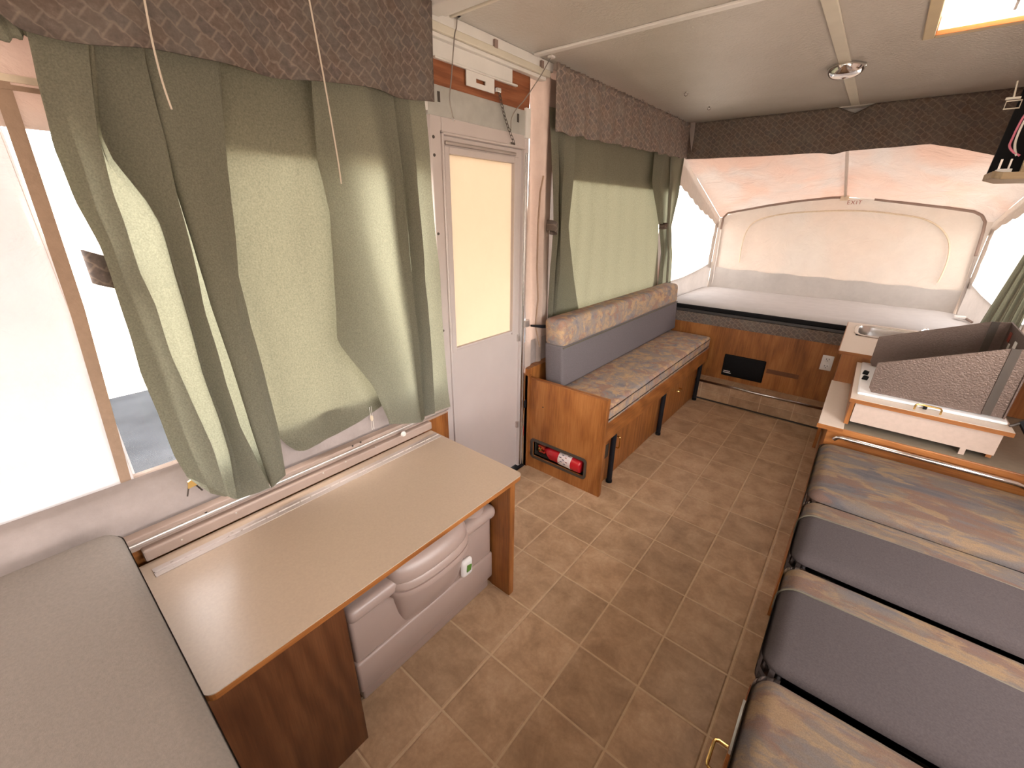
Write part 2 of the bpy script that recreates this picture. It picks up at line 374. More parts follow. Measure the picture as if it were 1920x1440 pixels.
for i in range(-7, 2):
    for j in range(-4, 14):
        x0, x1 = TX0 + i * TDX, TX0 + (i + 1) * TDX; y0, y1 = TY0 + j * TDY, TY0 + (j + 1) * TDY
        x0, x1, y0, y1 = max(x0, fx0), min(x1, fx1), max(y0, fy0), min(y1, fy1)
        if x1 - x0 > .02 and y1 - y0 > .02: add_tile(x0, x1, y0, y1, floor)

# step in front of the end bed, covered with the same vinyl
step = thing('floor', (-.65, 3.6, 0), 'low vinyl covered step along the panel below the far bed', 'step', kind='structure')
MB().box(XL, .78, 3.600, YE, -.002, .160).build('step_body', 'grout', step)
MB().box(XL, .10, 3.594, 3.602, -.001, .010).build('step_gap', 'dark_void', step)
for i in range(-6, 1):
    x0, x1 = TX0 + (i + .35) * TDX + .003, TX0 + (i + 1.35) * TDX - .003
    x1 = min(x1, .1); x0 = max(x0, XL)
    for z0, z1 in ((.012, .082), (.087, .156)):
        MB().box(x0, x1, 3.5975, 3.602, z0, z1).build('tile', 'tile', step)
    MB().box(x0, x1, 3.604, YE, .158, .162).build('tile', 'tile', step)
MB().tube([(-.90, 3.592, .163), (.06, 3.592, .163)], .010, 10).build('nosing', 'steel', step, True)

# ceiling with vent hole
VX0, VX1, VY0, VY1 = -.02, .336, 2.13, 2.49
cb = MB(); CX0, CX1, CY0, CY1 = -1.50, .90, -.08, 3.80
for a in ((CX0, VX0, CY0, CY1), (VX1, CX1, CY0, CY1), (VX0, VX1, CY0, VY0), (VX0, VX1, VY1, CY1)): cb.box(*a, ZC, ZC + .05)
tag(cb.build('ceiling', 'ceiling'), 'grey textured camper ceiling panel with a slight gloss', 'ceiling', kind='structure')
tag(MB().box(CX0, CX1, 3.775, 3.80, 1.93, ZC).box(CX0, CX1, 3.70, 3.775, ZC - .004, ZC).build('trim_30', 'shell'), 'roof end fascia above the far tent', 'trim', kind='structure')
n_trim = [0]
def trim(label, mb, mat, bevel=0, smooth=False, cat='trim'):
    n_trim[0] += 1
    return tag(mb.build('trim_%d' % n_trim[0], mat, None, smooth, bevel), label, cat, kind='structure')
trim('long cream seam strip down the middle of the ceiling', MB().box(-.325, -.28, .6, 3.66, ZC - .008, ZC), 'cream_metal', .003)
trim('thin white strip across the ceiling level with the far edge of the door', MB().box(-1.34, .72, 1.768, 1.800, ZC - .010, ZC), 'white_metal', .003)
t = thing('trim_%d' % 20, (-.3, 1.21, ZC), 'wide white ribbed beam across the ceiling above the near side of the door', 'trim', kind='structure')
MB().box(-1.36, .72, 1.165, 1.235, ZC - .022, ZC).build('beam', 'white_metal', t, bevel=.004)
MB().box(-1.36, .72, 1.250, 1.268, ZC - .012, ZC).build('rib', 'white_metal', t, bevel=.003)
MB().box(-1.36, .72, 1.283, 1.297, ZC - .009, ZC).build('rib', 'cream_metal', t, bevel=.003)
t = thing('trim_%d' % 21, (-1.36, 1.5, 2.03), 'cream metal roof edge channel above the white door', 'trim', kind='structure')
MB().box(-1.385, -1.345, 1.14, 1.93, 2.062, 2.098).build('channel', 'white_metal', t, bevel=.004)
MB().box(-1.385, -1.337, 1.14, 1.90, 2.036, 2.062).build('channel', 'cream_metal', t, bevel=.004)
MB().box(-1.385, -1.348, 1.14, 1.88, 2.022, 2.036).build('channel', 'white_metal', t, bevel=.003)
for y in (1.52, 1.83): MB().box(-1.350, -1.334, y - .009, y + .009, 2.058, 2.085).build('clip', 'binding', t)

# ---- left wall (box side below, canvas above)
XC = -1.405
wl_ = thing('wall_left', (-1.37, 1.8, 0), 'left camper wall of wood panel below and tan canvas above', 'wall', kind='structure')
MB().box(-1.42, XL, -.06, 1.185, -.03, .60).build('lower_panel', 'oakZ', wl_)
MB().box(-1.42, XL, 1.80, YE, -.03, .64).build('lower_panel', 'oakZ', wl_)
def sheet(name, mat, parent, y0, y1, z0, z1, x=XC, amp=.006, nu=30, nv=16, seed=0., wav=0, free=None):
    def fn(u, v):
        y, z = lerp(y0, y1, u), lerp(z0, z1, v)
        d = noise.noise((y * 3 + seed, z * 3, seed)) * amp + noise.noise((y * 9 + seed, z * 7, seed + 4)) * amp * .4
        return (x + d, y, z)
    return sm(MB().grid(fn, nu, nv).build(name, mat, parent))
def sheet_hole(name, mat, parent, Y0, Y1, Z0, Z1, wy0, wy1, wz0, wz1, x=XC, amp=.005, seed=0.):
    """one canvas sheet with a rectangular opening"""
    ys = sorted(set([lerp(Y0, Y1, i / 30) for i in range(31)] + [wy0, wy1])); zs = sorted(set([lerp(Z0, Z1, i / 24) for i in range(25)] + [wz0, wz1]))
    vs = []; 
    for z in zs:
        for y in ys: vs.append((x + noise.noise((y * 3 + seed, z * 3, seed)) * amp, y, z))
    fs = []; n = len(ys)
    for j in range(len(zs) - 1):
        for i in range(n - 1):
            yc, zc = (ys[i] + ys[i + 1]) / 2, (zs[j] + zs[j + 1]) / 2
            if wy0 < yc < wy1 and wz0 < zc < wz1: continue
            fs.append((j * n + i, j * n + i + 1, (j + 1) * n + i + 1, (j + 1) * n + i))
    return sm(MB().add(vs, fs).build(name, mat, parent))
sheet_hole('canvas', 'canvas', wl_, .099, 1.185, .77, 2.11, .10, 1.12, .79, 1.61, seed=1.)
sheet_hole('canvas', 'canvas', wl_, 1.92, YE + .02, .77, 2.11, 2.14, 3.62, .79, 1.635, seed=2.)
sheet('canvas_skirt', 'skirt', wl_, -1.25, 1.185, .56, .785, x=-1.392, seed=3.)
sheet('canvas_skirt', 'skirt', wl_, 1.80, YE, .60, .785, x=-1.392, seed=4.)
# pink canvas post sleeve beside the door
def sleeve(u, v):
    z = lerp(.62, 2.06, v); y = lerp(1.782, 2.04, u)
    x = -1.375 + .018 * math.sin(u * 8.5 + z * 1.5) + .008 * math.sin(u * 17 + z * 4) + .006 * noise.noise((y * 9, z * 4, 1))
    k_ = min(1, max(0, (y - 1.93) / .06)); x = lerp(x, -1.398, k_)     # tucks back behind the curtain
    return (x, y + .012 * math.sin(z * 3.1) * u, z)
sm(MB().grid(sleeve, 28, 40).build('canvas_sleeve', 'canvas_door', wl_))
pts = [onx(px, py, -1.345) for px, py in ((1019, 330), (1013, 360), (1009, 420), (1007, 500), (1009, 560), (1004, 610), (1012, 650))]
sm(MB().tube(pts, .0045, 6).build('canvas_piping', 'webbing', wl_))
# white lit sheet and canvas of the near tent side
sheet('white_sheet', 'white_sheet', wl_, -1.2, .105, .765, 1.70, x=-1.412, amp=.02, nu=60, nv=40, seed=5.)
sheet('canvas', 'canvas_near', wl_, -1.2, .10, 1.695, 2.11, x=-1.403, seed=6.)
w0, w1 = onx(-2, 150, -1.398), onx(236, 892, -1.398)
MB().add([(-1.397, w0.y - .012, w0.z), (-1.397, w0.y + .014, w0.z), (-1.393, lerp(w0.y, w1.y, .5) + .020, lerp(w0.z, w1.z, .5)), (-1.395, w1.y + .006, w1.z - .03), (-1.395, w1.y - .016, w1.z - .03), (-1.393, lerp(w0.y, w1.y, .5) - .006, lerp(w0.z, w1.z, .5))],
         [(0, 1, 2, 5), (5, 2, 3, 4)]).build('webbing', 'webbing', wl_)
MB().box(-1.400, -1.396, -.6, .20, 1.690, 1.703).build('stitched_band', 'seam', wl_)
MB().box(-1.399, -1.395, -.6, .20, 1.676, 1.685).build('stitched_band', 'webbing', wl_)

def window(n, label, parts, kind='structure'):
    o = thing('window_%d' % n, parts[0][2], label, 'window', kind=kind)
    for nm, mb, _, mat in parts: sm(mb.build(nm, mat, o))
    return o
window(1, 'clear vinyl camper window behind the wide green curtain near the counter', [('pane', MB().grid(lambda u, v: (XC - .004 + .004 * noise.noise((u * 4, v * 4, 2)), lerp(.09, 1.13, u), lerp(.78, 1.62, v)), 24, 18), (XC, .6, .78), 'vinyl')])
window(2, 'clear vinyl camper window behind the green curtain over the sofa', [('pane', MB().grid(lambda u, v: (XC - .004 + .004 * noise.noise((u * 4, v * 4, 5)), lerp(2.13, 3.63, u), lerp(.78, 1.645, v)), 24, 18), (XC, 2.8, .78), 'vinyl')])

# ---- right wall
wr = thing('wall_right', (.77, 1.8, 0), 'right camper wall of wood and canvas behind the dinette', 'wall', kind='structure')
MB().box(XR, .82, -.06, YE, -.03, .60).build('lower_panel', 'oakZ', wr)
sheet_hole('canvas', 'canvas', wr, -.05, YE + .02, .58, 2.11, .20, 1.75, .85, 1.50, x=.79, seed=9.)
window(3, 'vinyl window over the dinette on the right side', [('pane', MB().grid(lambda u, v: (.795, lerp(.19, 1.76, u), lerp(.84, 1.51, v)), 8, 8), (.79, 1.8, .85), 'vinyl')])

# ---- far tent end
YB = 4.90
we = thing('wall_far', (-.3, YB, .70), 'canvas end wall of the far tent with a stitched window outline', 'wall', kind='structure')
wr2 = thing('ceiling', (-.3, 4.3, 1.4), 'pale pink sloping canvas roof of the far tent', 'ceiling', kind='structure')
wsl = thing('wall_far_left', (-1.34, 4.3, .7), 'canvas side of the far tent beside the sofa with scalloped window edge', 'wall', kind='structure')
wsr = thing('wall_far_right', (.72, 4.3, .7), 'canvas side of the far tent beyond the galley with scalloped window edge', 'wall', kind='structure')
FR = [ony(px, py, YB) for px, py in ((1335, 540), (1345, 480), (1353, 430), (1358, 408), (1366, 400), (1385, 396), (1440, 386), (1500, 377), (1560, 371), (1588, 370), (1640, 374), (1700, 381), (1770, 389), (1825, 397), (1840, 404), (1846, 416), (1842, 435), (1828, 480), (1812, 530), (1795, 590))]
top = [p for p in FR[3:16]]
def top_z(x):
    if x <= top[0].x: return top[0].z
    for a, b in zip(top, top[1:]):
        if a.x <= x <= b.x: return lerp(a.z, b.z, (x - a.x) / (b.x - a.x))
    return top[-1].z
XA, XB = -1.285, .645
def backw(u, v):
    x = lerp(XA, XB, u); z = lerp(.70, top_z(x), v)
    return (x, YB + .03 * math.sin(math.pi * u) * math.sin(math.pi * v) + .012 * noise.noise((x * 3, z * 4, 3)), z)
sm(MB().grid(backw, 50, 22).build('end_canvas', 'canvas_end', we))
def roofs(u, v):
    xb, xf = lerp(XA, XB, u), lerp(-1.40, .80, u); zb = top_z(xb)
    y = lerp(YB, 3.74, v); z = lerp(zb, 1.98, v) - .05 * math.sin(math.pi * v) * abs(math.sin(2 * math.pi * u)) ** .6
    return (lerp(xb, xf, v), y, z + .006 * noise.noise((xb * 5, y * 4, 7)))
sm(MB().grid(roofs, 60, 24).build('roof_canvas', 'canvas', wr2))
def bskirt(u, v):
    x = lerp(XA + .02, XB - .02, u); z = lerp(.70, lerp(.955, .925, u) + .006 * math.sin(u * 40), v)
    return (x, YB - .025 - .012 * noise.noise((x * 4, z * 6, 8)) - .02 * (1 - v), z)
sm(MB().grid(bskirt, 40, 6).build('end_skirt', 'skirt_pale', we))
arch = [ony(px, py, YB - .02) for px, py in ((1386, 492), (1390, 465), (1398, 437), (1412, 418), (1435, 408), (1480, 400), (1540, 396), (1590, 395), (1640, 397), (1690, 403), (1730, 410), (1760, 425), (1776, 445), (1780, 465), (1776, 490), (1766, 515), (1758, 530))]
sm(MB().tube(catmull(arch, 4), .0065, 6).build('window_seam', 'seam', we))
fr2 = [p + Vector((0, -.03, 0)) for p in FR]
sm(MB().tube(fr2[2:10], .010, 8).build('frame_binding', 'binding', we))
sm(MB().tube(fr2[10:18], .010, 8).build('frame_binding', 'binding', we))
sm(MB().tube([fr2[0] + Vector((0, 0, -.04)), fr2[1], fr2[2]], .011, 8).build('frame_pole', 'alu', we))
sm(MB().tube([fr2[17], fr2[18], fr2[19] + Vector((0, 0, -.04))], .011, 8).build('frame_pole', 'alu', we))
rb, rf = ony(1585, 368, YB - .03), Vector((-.30, 3.80, 1.905))
sm(MB().tube([rb, rf], .011, 8).build('ridge_pole', 'alu', wr2))
MB().box(rb.x - .03, rb.x + .03, YB - .05, YB - .02, rb.z - .035, rb.z + .005).build('ridge_patch', 'seam', we, bevel=.006)
# side canvases with scalloped window openings
def side_canvas(sgn):
    xf, xb = (-1.40, XA) if sgn < 0 else (.80, XB)
    X = lambda y: lerp(xf, xb, (y - 3.74) / (YB - 3.74))
    zr = lambda y: lerp(1.98, top[0].z if sgn < 0 else top[-1].z, ((y - 3.74) / (YB - 3.74)))
    sc = lambda s: .014 * abs(math.sin(s * 24)) + .008 * math.sin(s * 9)
    low = lambda y: lerp(.885, 1.005, (y - 3.74) / (YB - 3.74)) - .03 * math.sin(math.pi * (y - 3.74) / (YB - 3.74))
    we = wsl if sgn < 0 else wsr
    g1 = MB().grid(lambda u, v: (X(lerp(3.74, YB, u)) + .006 * noise.noise((u * 6, v * 4, sgn)), lerp(3.74, YB, u), lerp(.66, low(lerp(3.74, YB, u)), v)), 40, 6)
    sm(g1.build('side_skirt', 'skirt_pale', we))
    def up(u, v):
        y = lerp(3.74, YB, u); h = lerp(.235, .10, min(1, u * 1.1)) + sc(y) * (1 if u < .93 else 0)
        return (X(y), y, zr(y) - h * v)
    sm(MB().grid(up, 90, 6).build('side_band', 'canvas_end', we))
    def bk(u, v):
        z = lerp(.95, zr(YB) - .05, v); w = .075 + sc(z * .8)
        y = YB - w * u
        return (X(y) + .002 * sgn, y, z)
    sm(MB().grid(bk, 5, 60).build('side_band', 'canvas_end', we))
    return X, low, zr
sx, slow, szr = side_canvas(-1); rx, rlow, rzr = side_canvas(1)
window(4, 'open side window of the far tent end beside the sofa backrest', [('pane', MB().grid(lambda u, v: (sx(lerp(3.74, YB, u)) - .006, lerp(3.74, YB, u), lerp(slow(lerp(3.74, YB, u)) - .02, szr(lerp(3.74, YB, u)) - .05, v)), 16, 8), (-1.35, 4.3, .9), 'screen')])
window(5, 'open side window of the far tent end beyond the galley', [('pane', MB().grid(lambda u, v: (rx(lerp(3.74, YB, u)) + .006, lerp(3.74, YB, u), lerp(rlow(lerp(3.74, YB, u)) - .02, rzr(lerp(3.74, YB, u)) - .05, v)), 16, 8), (.72, 4.3, .9), 'screen')])
# EXIT print on the end canvas
cu = bpy.data.curves.new('exit_print', 'FONT'); cu.body = 'EXIT'; cu.size = .042; cu.extrude = .0006; cu.align_x = 'CENTER'; cu.space_character = 1.25
to = bpy.data.objects.new('exit_tmp', cu); COL.objects.link(to); bpy.context.view_layer.update()
me = bpy.data.meshes.new_from_object(to.evaluated_get(bpy.context.evaluated_depsgraph_get())); bpy.data.objects.remove(to)
me.materials.clear(); me.materials.append(M['ink_red'])
eo = bpy.data.objects.new('exit_print', me); COL.objects.link(eo); eo.parent = we
ep = ony(1601, 383, YB - .012); eo.location = ep - Vector(we['_w']); eo.rotation_euler = (math.pi / 2, 0, 0); eo['label'] = 'small red brown EXIT print'
# panel below the far bed
pf = thing('wall_front', (-.3, YE, 0), 'oak panel wall below the far bed', 'wall', kind='structure')
MB().box(-1.40, .80, YE, YE + .03, -.03, .62).build('panel', 'oakZ', pf)
MB().box(-1.40, .80, YE - .004, YE + .03, .605, .690).build('fabric_band', 'val_end', pf)
MB().box(-.42, -.20, YE - .0015, YE, .295, .330).build('worn_patch', plain('worn_wood', (.15, .055, .02), .6, var=.3, vs=18), pf)

# ---- near tent end behind the camera
wn_ = thing('wall_near', (-.3, -1.25, .6), 'canvas end wall of the near tent', 'wall', kind='structure')
wns = thing('wall_near_right', (.8, -.6, .6), 'canvas side of the near tent', 'wall', kind='structure')
wnr = thing('ceiling', (-.3, -.6, 1.6), 'canvas roof of the near tent', 'ceiling', kind='structure')
wnb = thing('wall_bulkhead', (-.3, -.07, 0), 'oak bulkhead below the near bed', 'wall', kind='structure')
sheet_hole('side_canvas', 'canvas_near', wns, -1.25, -.05, .55, 2.08, -1.0, -.35, .95, 1.40, x=.80, seed=12.)
def nback(u, v): return (lerp(-1.41, .80, u), -1.25, lerp(.55, 1.62, v))
vs = []; 
bk = MB()
for a in ((-1.41, .80, .55, .92), (-1.41, -.9, .92, 1.35), (.3, .80, .92, 1.35), (-1.41, .80, 1.35, 1.62)):
    bk.grid(lambda u, v, a=a: (lerp(a[0], a[1], u), -1.25, lerp(a[2], a[3], v)), 6, 4)
bk.build('end_canvas', 'canvas_near', wn_)
MB().grid(lambda u, v: (lerp(-1.42, .82, u), lerp(-1.25, -.06, v), lerp(1.62, 2.09, v)), 20, 10).build('roof_canvas', 'canvas_near', wnr)
MB().box(-1.42, .82, -.09, -.06, -.03, .56).build('bulkhead', 'oakZ', wnb)
window(6, 'window of the near tent end', [('pane', MB().grid(lambda u, v: (lerp(-.91, .31, u), -1.252, lerp(.91, 1.36, v)), 4, 4), (-.3, -1.25, .82), 'screen')])

# ---- door
dr = thing('door_1', (-1.38, 1.49, 0), 'white camper door with an amber window pane', 'door', kind='structure')
DX = -1.38; Y0, Y1 = 1.19, 1.790
fb = MB().box(DX - .03, DX + .012, Y0, Y0 + .055, .0, 1.795).box(DX - .03, DX + .012, Y1 - .035, Y1, .0, 1.795).box(DX - .03, DX + .012, Y0 + .055, Y1 - .035, 1.735, 1.795)
fb.build('frame', 'door_white', dr, bevel=.004)
MB().box(DX - .02, DX + .022, Y0 + .047, Y0 + .056, 0, 1.745).box(DX - .02, DX + .022, Y0 + .047, Y1 - .035, 1.733, 1.742).build('frame_lip', 'door_white', dr, bevel=.002)
SY0, SY1 = 1.248, 1.750
GY0, GY1, GZ0, GZ1 = 1.285, 1.690, .880, 1.672
sb = MB().box(DX - .022, DX - .002, SY0, SY1, .02, GZ0).box(DX - .022, DX - .002, SY0, GY0, GZ0, 1.732).box(DX - .022, DX - .002, GY1, SY1, GZ0, 1.732).box(DX - .022, DX - .002, GY0, GY1, GZ1, 1.732)
slab = sb.build('slab', 'door_white', dr)
for a in ((GY0 - .026, GY0, GZ0 - .02, GZ1 + .026), (GY1, GY1 + .03, GZ0 - .02, GZ1 + .026), (GY0, GY1, GZ1, GZ1 + .026)):
    MB().box(DX - .006, DX + .008, *a).build('window_trim', 'door_white', slab, bevel=.003)
MB().box(DX - .006, DX + .005, GY0 - .02, GY1 + .03, GZ0 - .012, GZ0).build('window_trim', 'door_white', slab, bevel=.003)
MB().box(DX - .002, DX + .012, GY0 - .02, GY1 + .01, GZ1 + .030, GZ1 + .044).build('shade_roller', 'alu', slab, bevel=.005)
pb = MB(); rr = .018
def rrect(y0, y1, z0, z1, r, n=5):
    out = []
    for cy, cz, a0 in ((y1 - r, z1 - r, 0), (y0 + r, z1 - r, 90), (y0 + r, z0 + r, 180), (y1 - r, z0 + r, 270)):
        out += [(cy + r * math.cos(math.radians(a0 + 90 * k / n)), cz + r * math.sin(math.radians(a0 + 90 * k / n))) for k in range(n + 1)]
    return out
MB().add([(DX - .012, y, z) for y, z in rrect(GY0 - .004, GY1 + .004, GZ0 - .004, GZ1 + .004, .016)], [tuple(range(24))]).build('pane', 'door_pane', slab)
for z in (.83, .30): MB().box(DX - .01, DX + .010, SY1 - .012, SY1 + .014, z - .02, z + .02).build('hinge', 'alu', dr, bevel=.002)
sm(MB().tube([(DX + .016, Y1 - .025, .02), (DX + .016, Y1 - .025, 1.72)], .006, 8).build('hinge_rod', 'steel', dr))
sm(MB().tube([(DX + .02, Y1 - .005, .02), (DX + .02, Y1 - .005, .62)], .008, 8).build('side_rod', 'chrome', dr))
MB().box(DX - .004, DX + .03, Y1 - .022, Y1 + .02, .885, .925).build('latch', 'alu', dr, bevel=.004)
MB().box(DX + .0, DX + .03, Y1 - .01, Y1 + .01, .40, .45).build('catch', 'black', dr, bevel=.003)
for z in (.66, .98, 1.38, 1.66, 1.72): sm(MB().lathe((DX + .012, Y0 + .012, z), (1, 0, 0), [(.006, 0), (.005, .003)], 8).build('screw', 'dark_void', dr))
MB().box(DX - .03, DX + .03, Y0, Y1, -.002, .012).build('sill', 'black', dr)
# header above the door
hd = thing('trim_22', (-1.38, 1.48, 1.80), 'red brown header board and galvanised plate above the white door', 'header', kind='structure')
MB().box(-1.40, -1.372, 1.145, 1.79, 1.885, 2.035).build('board', 'board', hd)
MB().box(-1.40, -1.366, 1.18, 1.78, 1.790, 1.888).build('plate', 'galv', hd, bevel=.002)
MB().box(-1.40, -1.358, 1.752, 1.785, 1.780, 1.90).build('post_top', 'white_metal', hd, bevel=.003)
MB().prism([(-1.366, 1.125, 1.80), (-1.366, 1.175, 1.80), (-1.366, 1.180, 1.97), (-1.366, 1.165, 1.985), (-1.366, 1.135, 2.0), (-1.366, 1.135, 2.04), (-1.366, 1.115, 2.04)], (.008, 0, 0)).build('corner_bracket', 'white_metal', hd, bevel=.002)
for y in (1.235, 1.70): MB().box(-1.368, -1.3645, y - .006, y + .006, 1.835, 1.868).build('slot', 'dark_void', hd)
br = thing('door_header_bracket', (-1.36, 1.45, 1.91), 'white steel plate with slotted flap on the board above the door', 'bracket')
MB().box(-1.372, -1.367, 1.205, 1.66, 1.968, 2.024).build('plate', 'white_metal', br, bevel=.0015)
MB().box(-1.367, -1.352, 1.215, 1.68, 1.962, 1.970).build('rolled_edge', 'white_metal', br, bevel=.003)
fl = MB(); ys = (1.375, 1.428, 1.482, 1.535); zs = (1.912, 1.930, 1.944, 1.965)
for i in range(3):
    for j in range(3):
        if (i, j) != (1, 1): fl.box(-1.364, -1.359, ys[i], ys[i + 1], zs[j], zs[j + 1])
fl.build('slotted_flap', 'white_metal', br)
# chain
ch = thing('safety_chain', (-1.35, 1.6, 1.72), 'thin steel chain hanging from the bracket above the door', 'chain')
a, b = onx(936, 172, -1.352), onx(964, 268, -1.352)
def link_chain(a, b, n, sag, parent):
    for i in range(n):
        t = (i + .5) / n; p = a.lerp(b, t) + Vector((.0, -sag * math.sin(math.pi * t), 0)); d = (b - a).normalized()
        w = Vector((1, 0, 0)) if i % 2 else d.cross(Vector((1, 0, 0))).normalized()
        L = (b - a).length / n * .68; r = .0055
        pts = [p + d * (L * math.cos(2 * math.pi * k / 10)) + w * (r * math.sin(2 * math.pi * k / 10)) for k in range(10)]
        sm(MB().tube(pts, .0014, 5, True).build('chain_link', 'stove_dark', parent))
link_chain(a, b, 13, .012, ch)
MB().box(-1.362, -1.345, a.y - .018, a.y + .006, a.z - .004, a.z + .012).build('clasp', 'chrome', ch, bevel=.002)
MB().box(-1.372, -1.360, b.y - .012, b.y + .02, b.z - .008, b.z + .004).build('anchor_plate', 'chrome', ch, bevel=.002)
for k, (pts, lab) in enumerate((([(857, 20), (856, 50), (852, 70), (846, 150), (843, 185), (848, 215), (851, 222)], 'thin grey cable hanging from a white clip down to the door frame'),
                                ([(1034, 105), (1015, 140), (985, 185), (968, 205), (959, 222), (958, 240)], 'thin grey cable running slack from a ceiling clip to the chain'))):
    w = thing('lift_cable', (-1.34, 1.5, 1.8), lab, 'cable')
    P = [onx(x, y, -1.335 if k == 0 else lerp(-1.30, -1.35, i / 5)) for i, (x, y) in enumerate(pts)]
    sm(MB().tube(catmull(P, 5), .0022, 6).build('cable', 'grey_wire', w))
    MB().box(P[0].x - .012, P[0].x + .012, P[0].y - .014, P[0].y + .014, P[0].z - .008, ZC).build('clip', 'white', w, bevel=.002)
    sm(MB().lathe(P[-1], (0, 0, -1), [(.003, 0), (.004, .004), (.003, .01)], 8).build('cable_end', 'chrome', w))

# ================================================================== THINGS
# ---- valances
def valance(name, label, mat, fn, nu=120, nv=14):
    o = MB().grid(fn, nu, nv).build(name, mat); sm(o)
    md = o.modifiers.new('thickness', 'SOLIDIFY'); md.thickness = .004
    return tag(o, label, 'valance')
def v1(u, v):
    y = lerp(-.10, 1.150, u); zt = 2.085; zb = 1.764 + .048 * max(0, u - .3) / .7 + .005 * math.sin(u * 19)
    if y < .165: zb += min(.11, (.165 - y) * .9)
    x = -1.288 + .012 * math.sin(u * 17 + v) * v + .008 * math.sin(u * 41) * v + (.05 * (1 - u / .17) ** 2 if u < .17 else 0)
    return (x, y, lerp(zt, zb, v))
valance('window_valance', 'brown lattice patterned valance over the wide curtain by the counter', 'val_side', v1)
def v2(u, v):
    y = lerp(1.885, 3.70, u); zb = 1.815 + .045 * u + .004 * math.sin(u * 60)
    g = .010 * math.sin(u * 95 + 2 * math.sin(u * 13)) * (.35 + .65 * v) if .13 < u < .9 else .004 * math.sin(u * 60)
    ruf = .006 * math.sin(u * 260) if v < .16 else 0
    return (-1.296 + g + ruf + .01 * v, y, lerp(2.085 + .012 * u, zb, v))
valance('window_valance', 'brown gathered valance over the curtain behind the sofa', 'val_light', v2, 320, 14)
vb = [ony(px, py, 3.70) for px, py in ((1283, 299), (1340, 297), (1450, 292), (1540, 287), (1562, 290), (1590, 283), (1660, 278), (1745, 270), (1800, 279), (1850, 289), (1900, 300), (1990, 300))]
def v3(u, v):
    x = lerp(-1.298, .78, u); zb = vb[-1].z
    for a, b in zip(vb, vb[1:]):
        if a.x <= x <= b.x: zb = lerp(a.z, b.z, (x - a.x) / (b.x - a.x))
    if x < vb[0].x: zb = vb[0].z
    y = 3.69 + .008 * math.sin(u * 30) * v + .006 * math.sin(u * 71 + 3 * v) * v
    d = abs(x + .30); z = lerp(2.098, zb, v)
    if d < .09: y += .045 * (1 - d / .09) * (1 - v) ** 2; z -= .035 * (1 - d / .09) * (1 - v) ** 3
    return (x, y, z)
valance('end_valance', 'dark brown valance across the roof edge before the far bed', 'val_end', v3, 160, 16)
cq = [ony(px, py, 3.664) for px, py in ((1291, 229), (1304, 228), (1301, 258), (1296, 284))]
cv = thing('valance_clip', cq[3], 'small grey metal corner piece between the two valances', 'clip')
MB().prism(cq, (0, .006, 0)).build('bracket', 'alu', cv)
MB().box(cq[0].x, cq[1].x, 3.664, 3.690, cq[0].z - .004, cq[0].z + .002).build('tab', 'alu', cv)

# ---- curtains
def curtain(name, label, cols, X0, rows=46, k=7, ripple=.0035, seed=0., mat='curtain', lift=45, amp=1., push=0.):
    """cols: ordered along the cloth, (inward offset, [(px,py) ...]) -> fold lines of the hanging cloth"""
    vs = []; n = None
    cols = [(d, [(pl[0][0] - (pl[1][0] - pl[0][0]) / max(1, pl[1][1] - pl[0][1]) * lift, pl[0][1] - lift)] + pl) for d, pl in cols]
    for j in range(rows + 1):
        t = j / rows; P = []
        for d, pl in cols:
            x, y = poly_at(pl, t); h_ = min(1, max(0, (t - .55) / .35)); P.append(onx(x, y, X0 + push * h_ * h_ * (3 - 2 * h_) + (d - .02) * amp * min(1, .12 + max(0, t - .06) * 4) + .008 * min(1, t * 6)))
        R = catmull(P, k); n = len(R)
        for i, p in enumerate(R):
            q = noise.noise((i * .35 + seed, t * 6, seed)) * ripple + noise.noise((i * .9 + seed, t * 14, seed + 3)) * ripple * .4
            vs.append((p.x + q, p.y + q * .5, p.z))
    fs = [(j * n + i, j * n + i + 1, (j + 1) * n + i + 1, (j + 1) * n + i) for j in range(rows) for i in range(n - 1)]
    o = thing(name, onx(*cols[0][1][-1], X0), label, 'curtain', 'green curtains')
    sm(MB().add(vs, fs).build('cloth', mat, o)); return o
e0 = [(42, 30), (100, 274), (144, 378), (185, 455), (210, 520), (237, 609), (265, 704), (299, 778), (329, 855), (352, 895)]
e1 = [(108, 60), (127, 241), (150, 299), (179, 387), (204, 445), (229, 512), (262, 600), (297, 690), (330, 780), (362, 860), (395, 925)]
e2 = [(160, 60), (185, 251), (200, 320), (217, 374), (235, 420), (262, 512), (290, 570), (319, 660), (365, 765), (400, 840), (425, 930)]
e2b = [(175, 65), (188, 251), (212, 301), (271, 374), (300, 422), (312, 460), (326, 510), (354, 602), (377, 692), (412, 787), (430, 850), (447, 935)]
e4 = [(262, 80), (294, 220), (323, 335), (350, 428), (369, 512), (382, 580), (406, 653), (425, 724), (450, 800), (475, 850), (505, 915)]
e4b = [(240, 80), (272, 220), (305, 335), (330, 428), (352, 512), (365, 580), (392, 653), (414, 724), (440, 800), (460, 850), (490, 915)]
e5 = [(330, 105), (342, 258), (367, 345), (396, 430), (425, 519), (447, 612), (478, 708), (505, 800), (530, 890)]
e5b = [(410, 120), (422, 258), (430, 345), (440, 430), (448, 519), (470, 612), (498, 708), (520, 800), (536, 890)]
e4p = [(275, 82), (298, 220), (325, 335), (352, 428), (378, 512), (398, 580), (424, 653), (447, 724), (470, 800), (486, 850), (508, 915)]
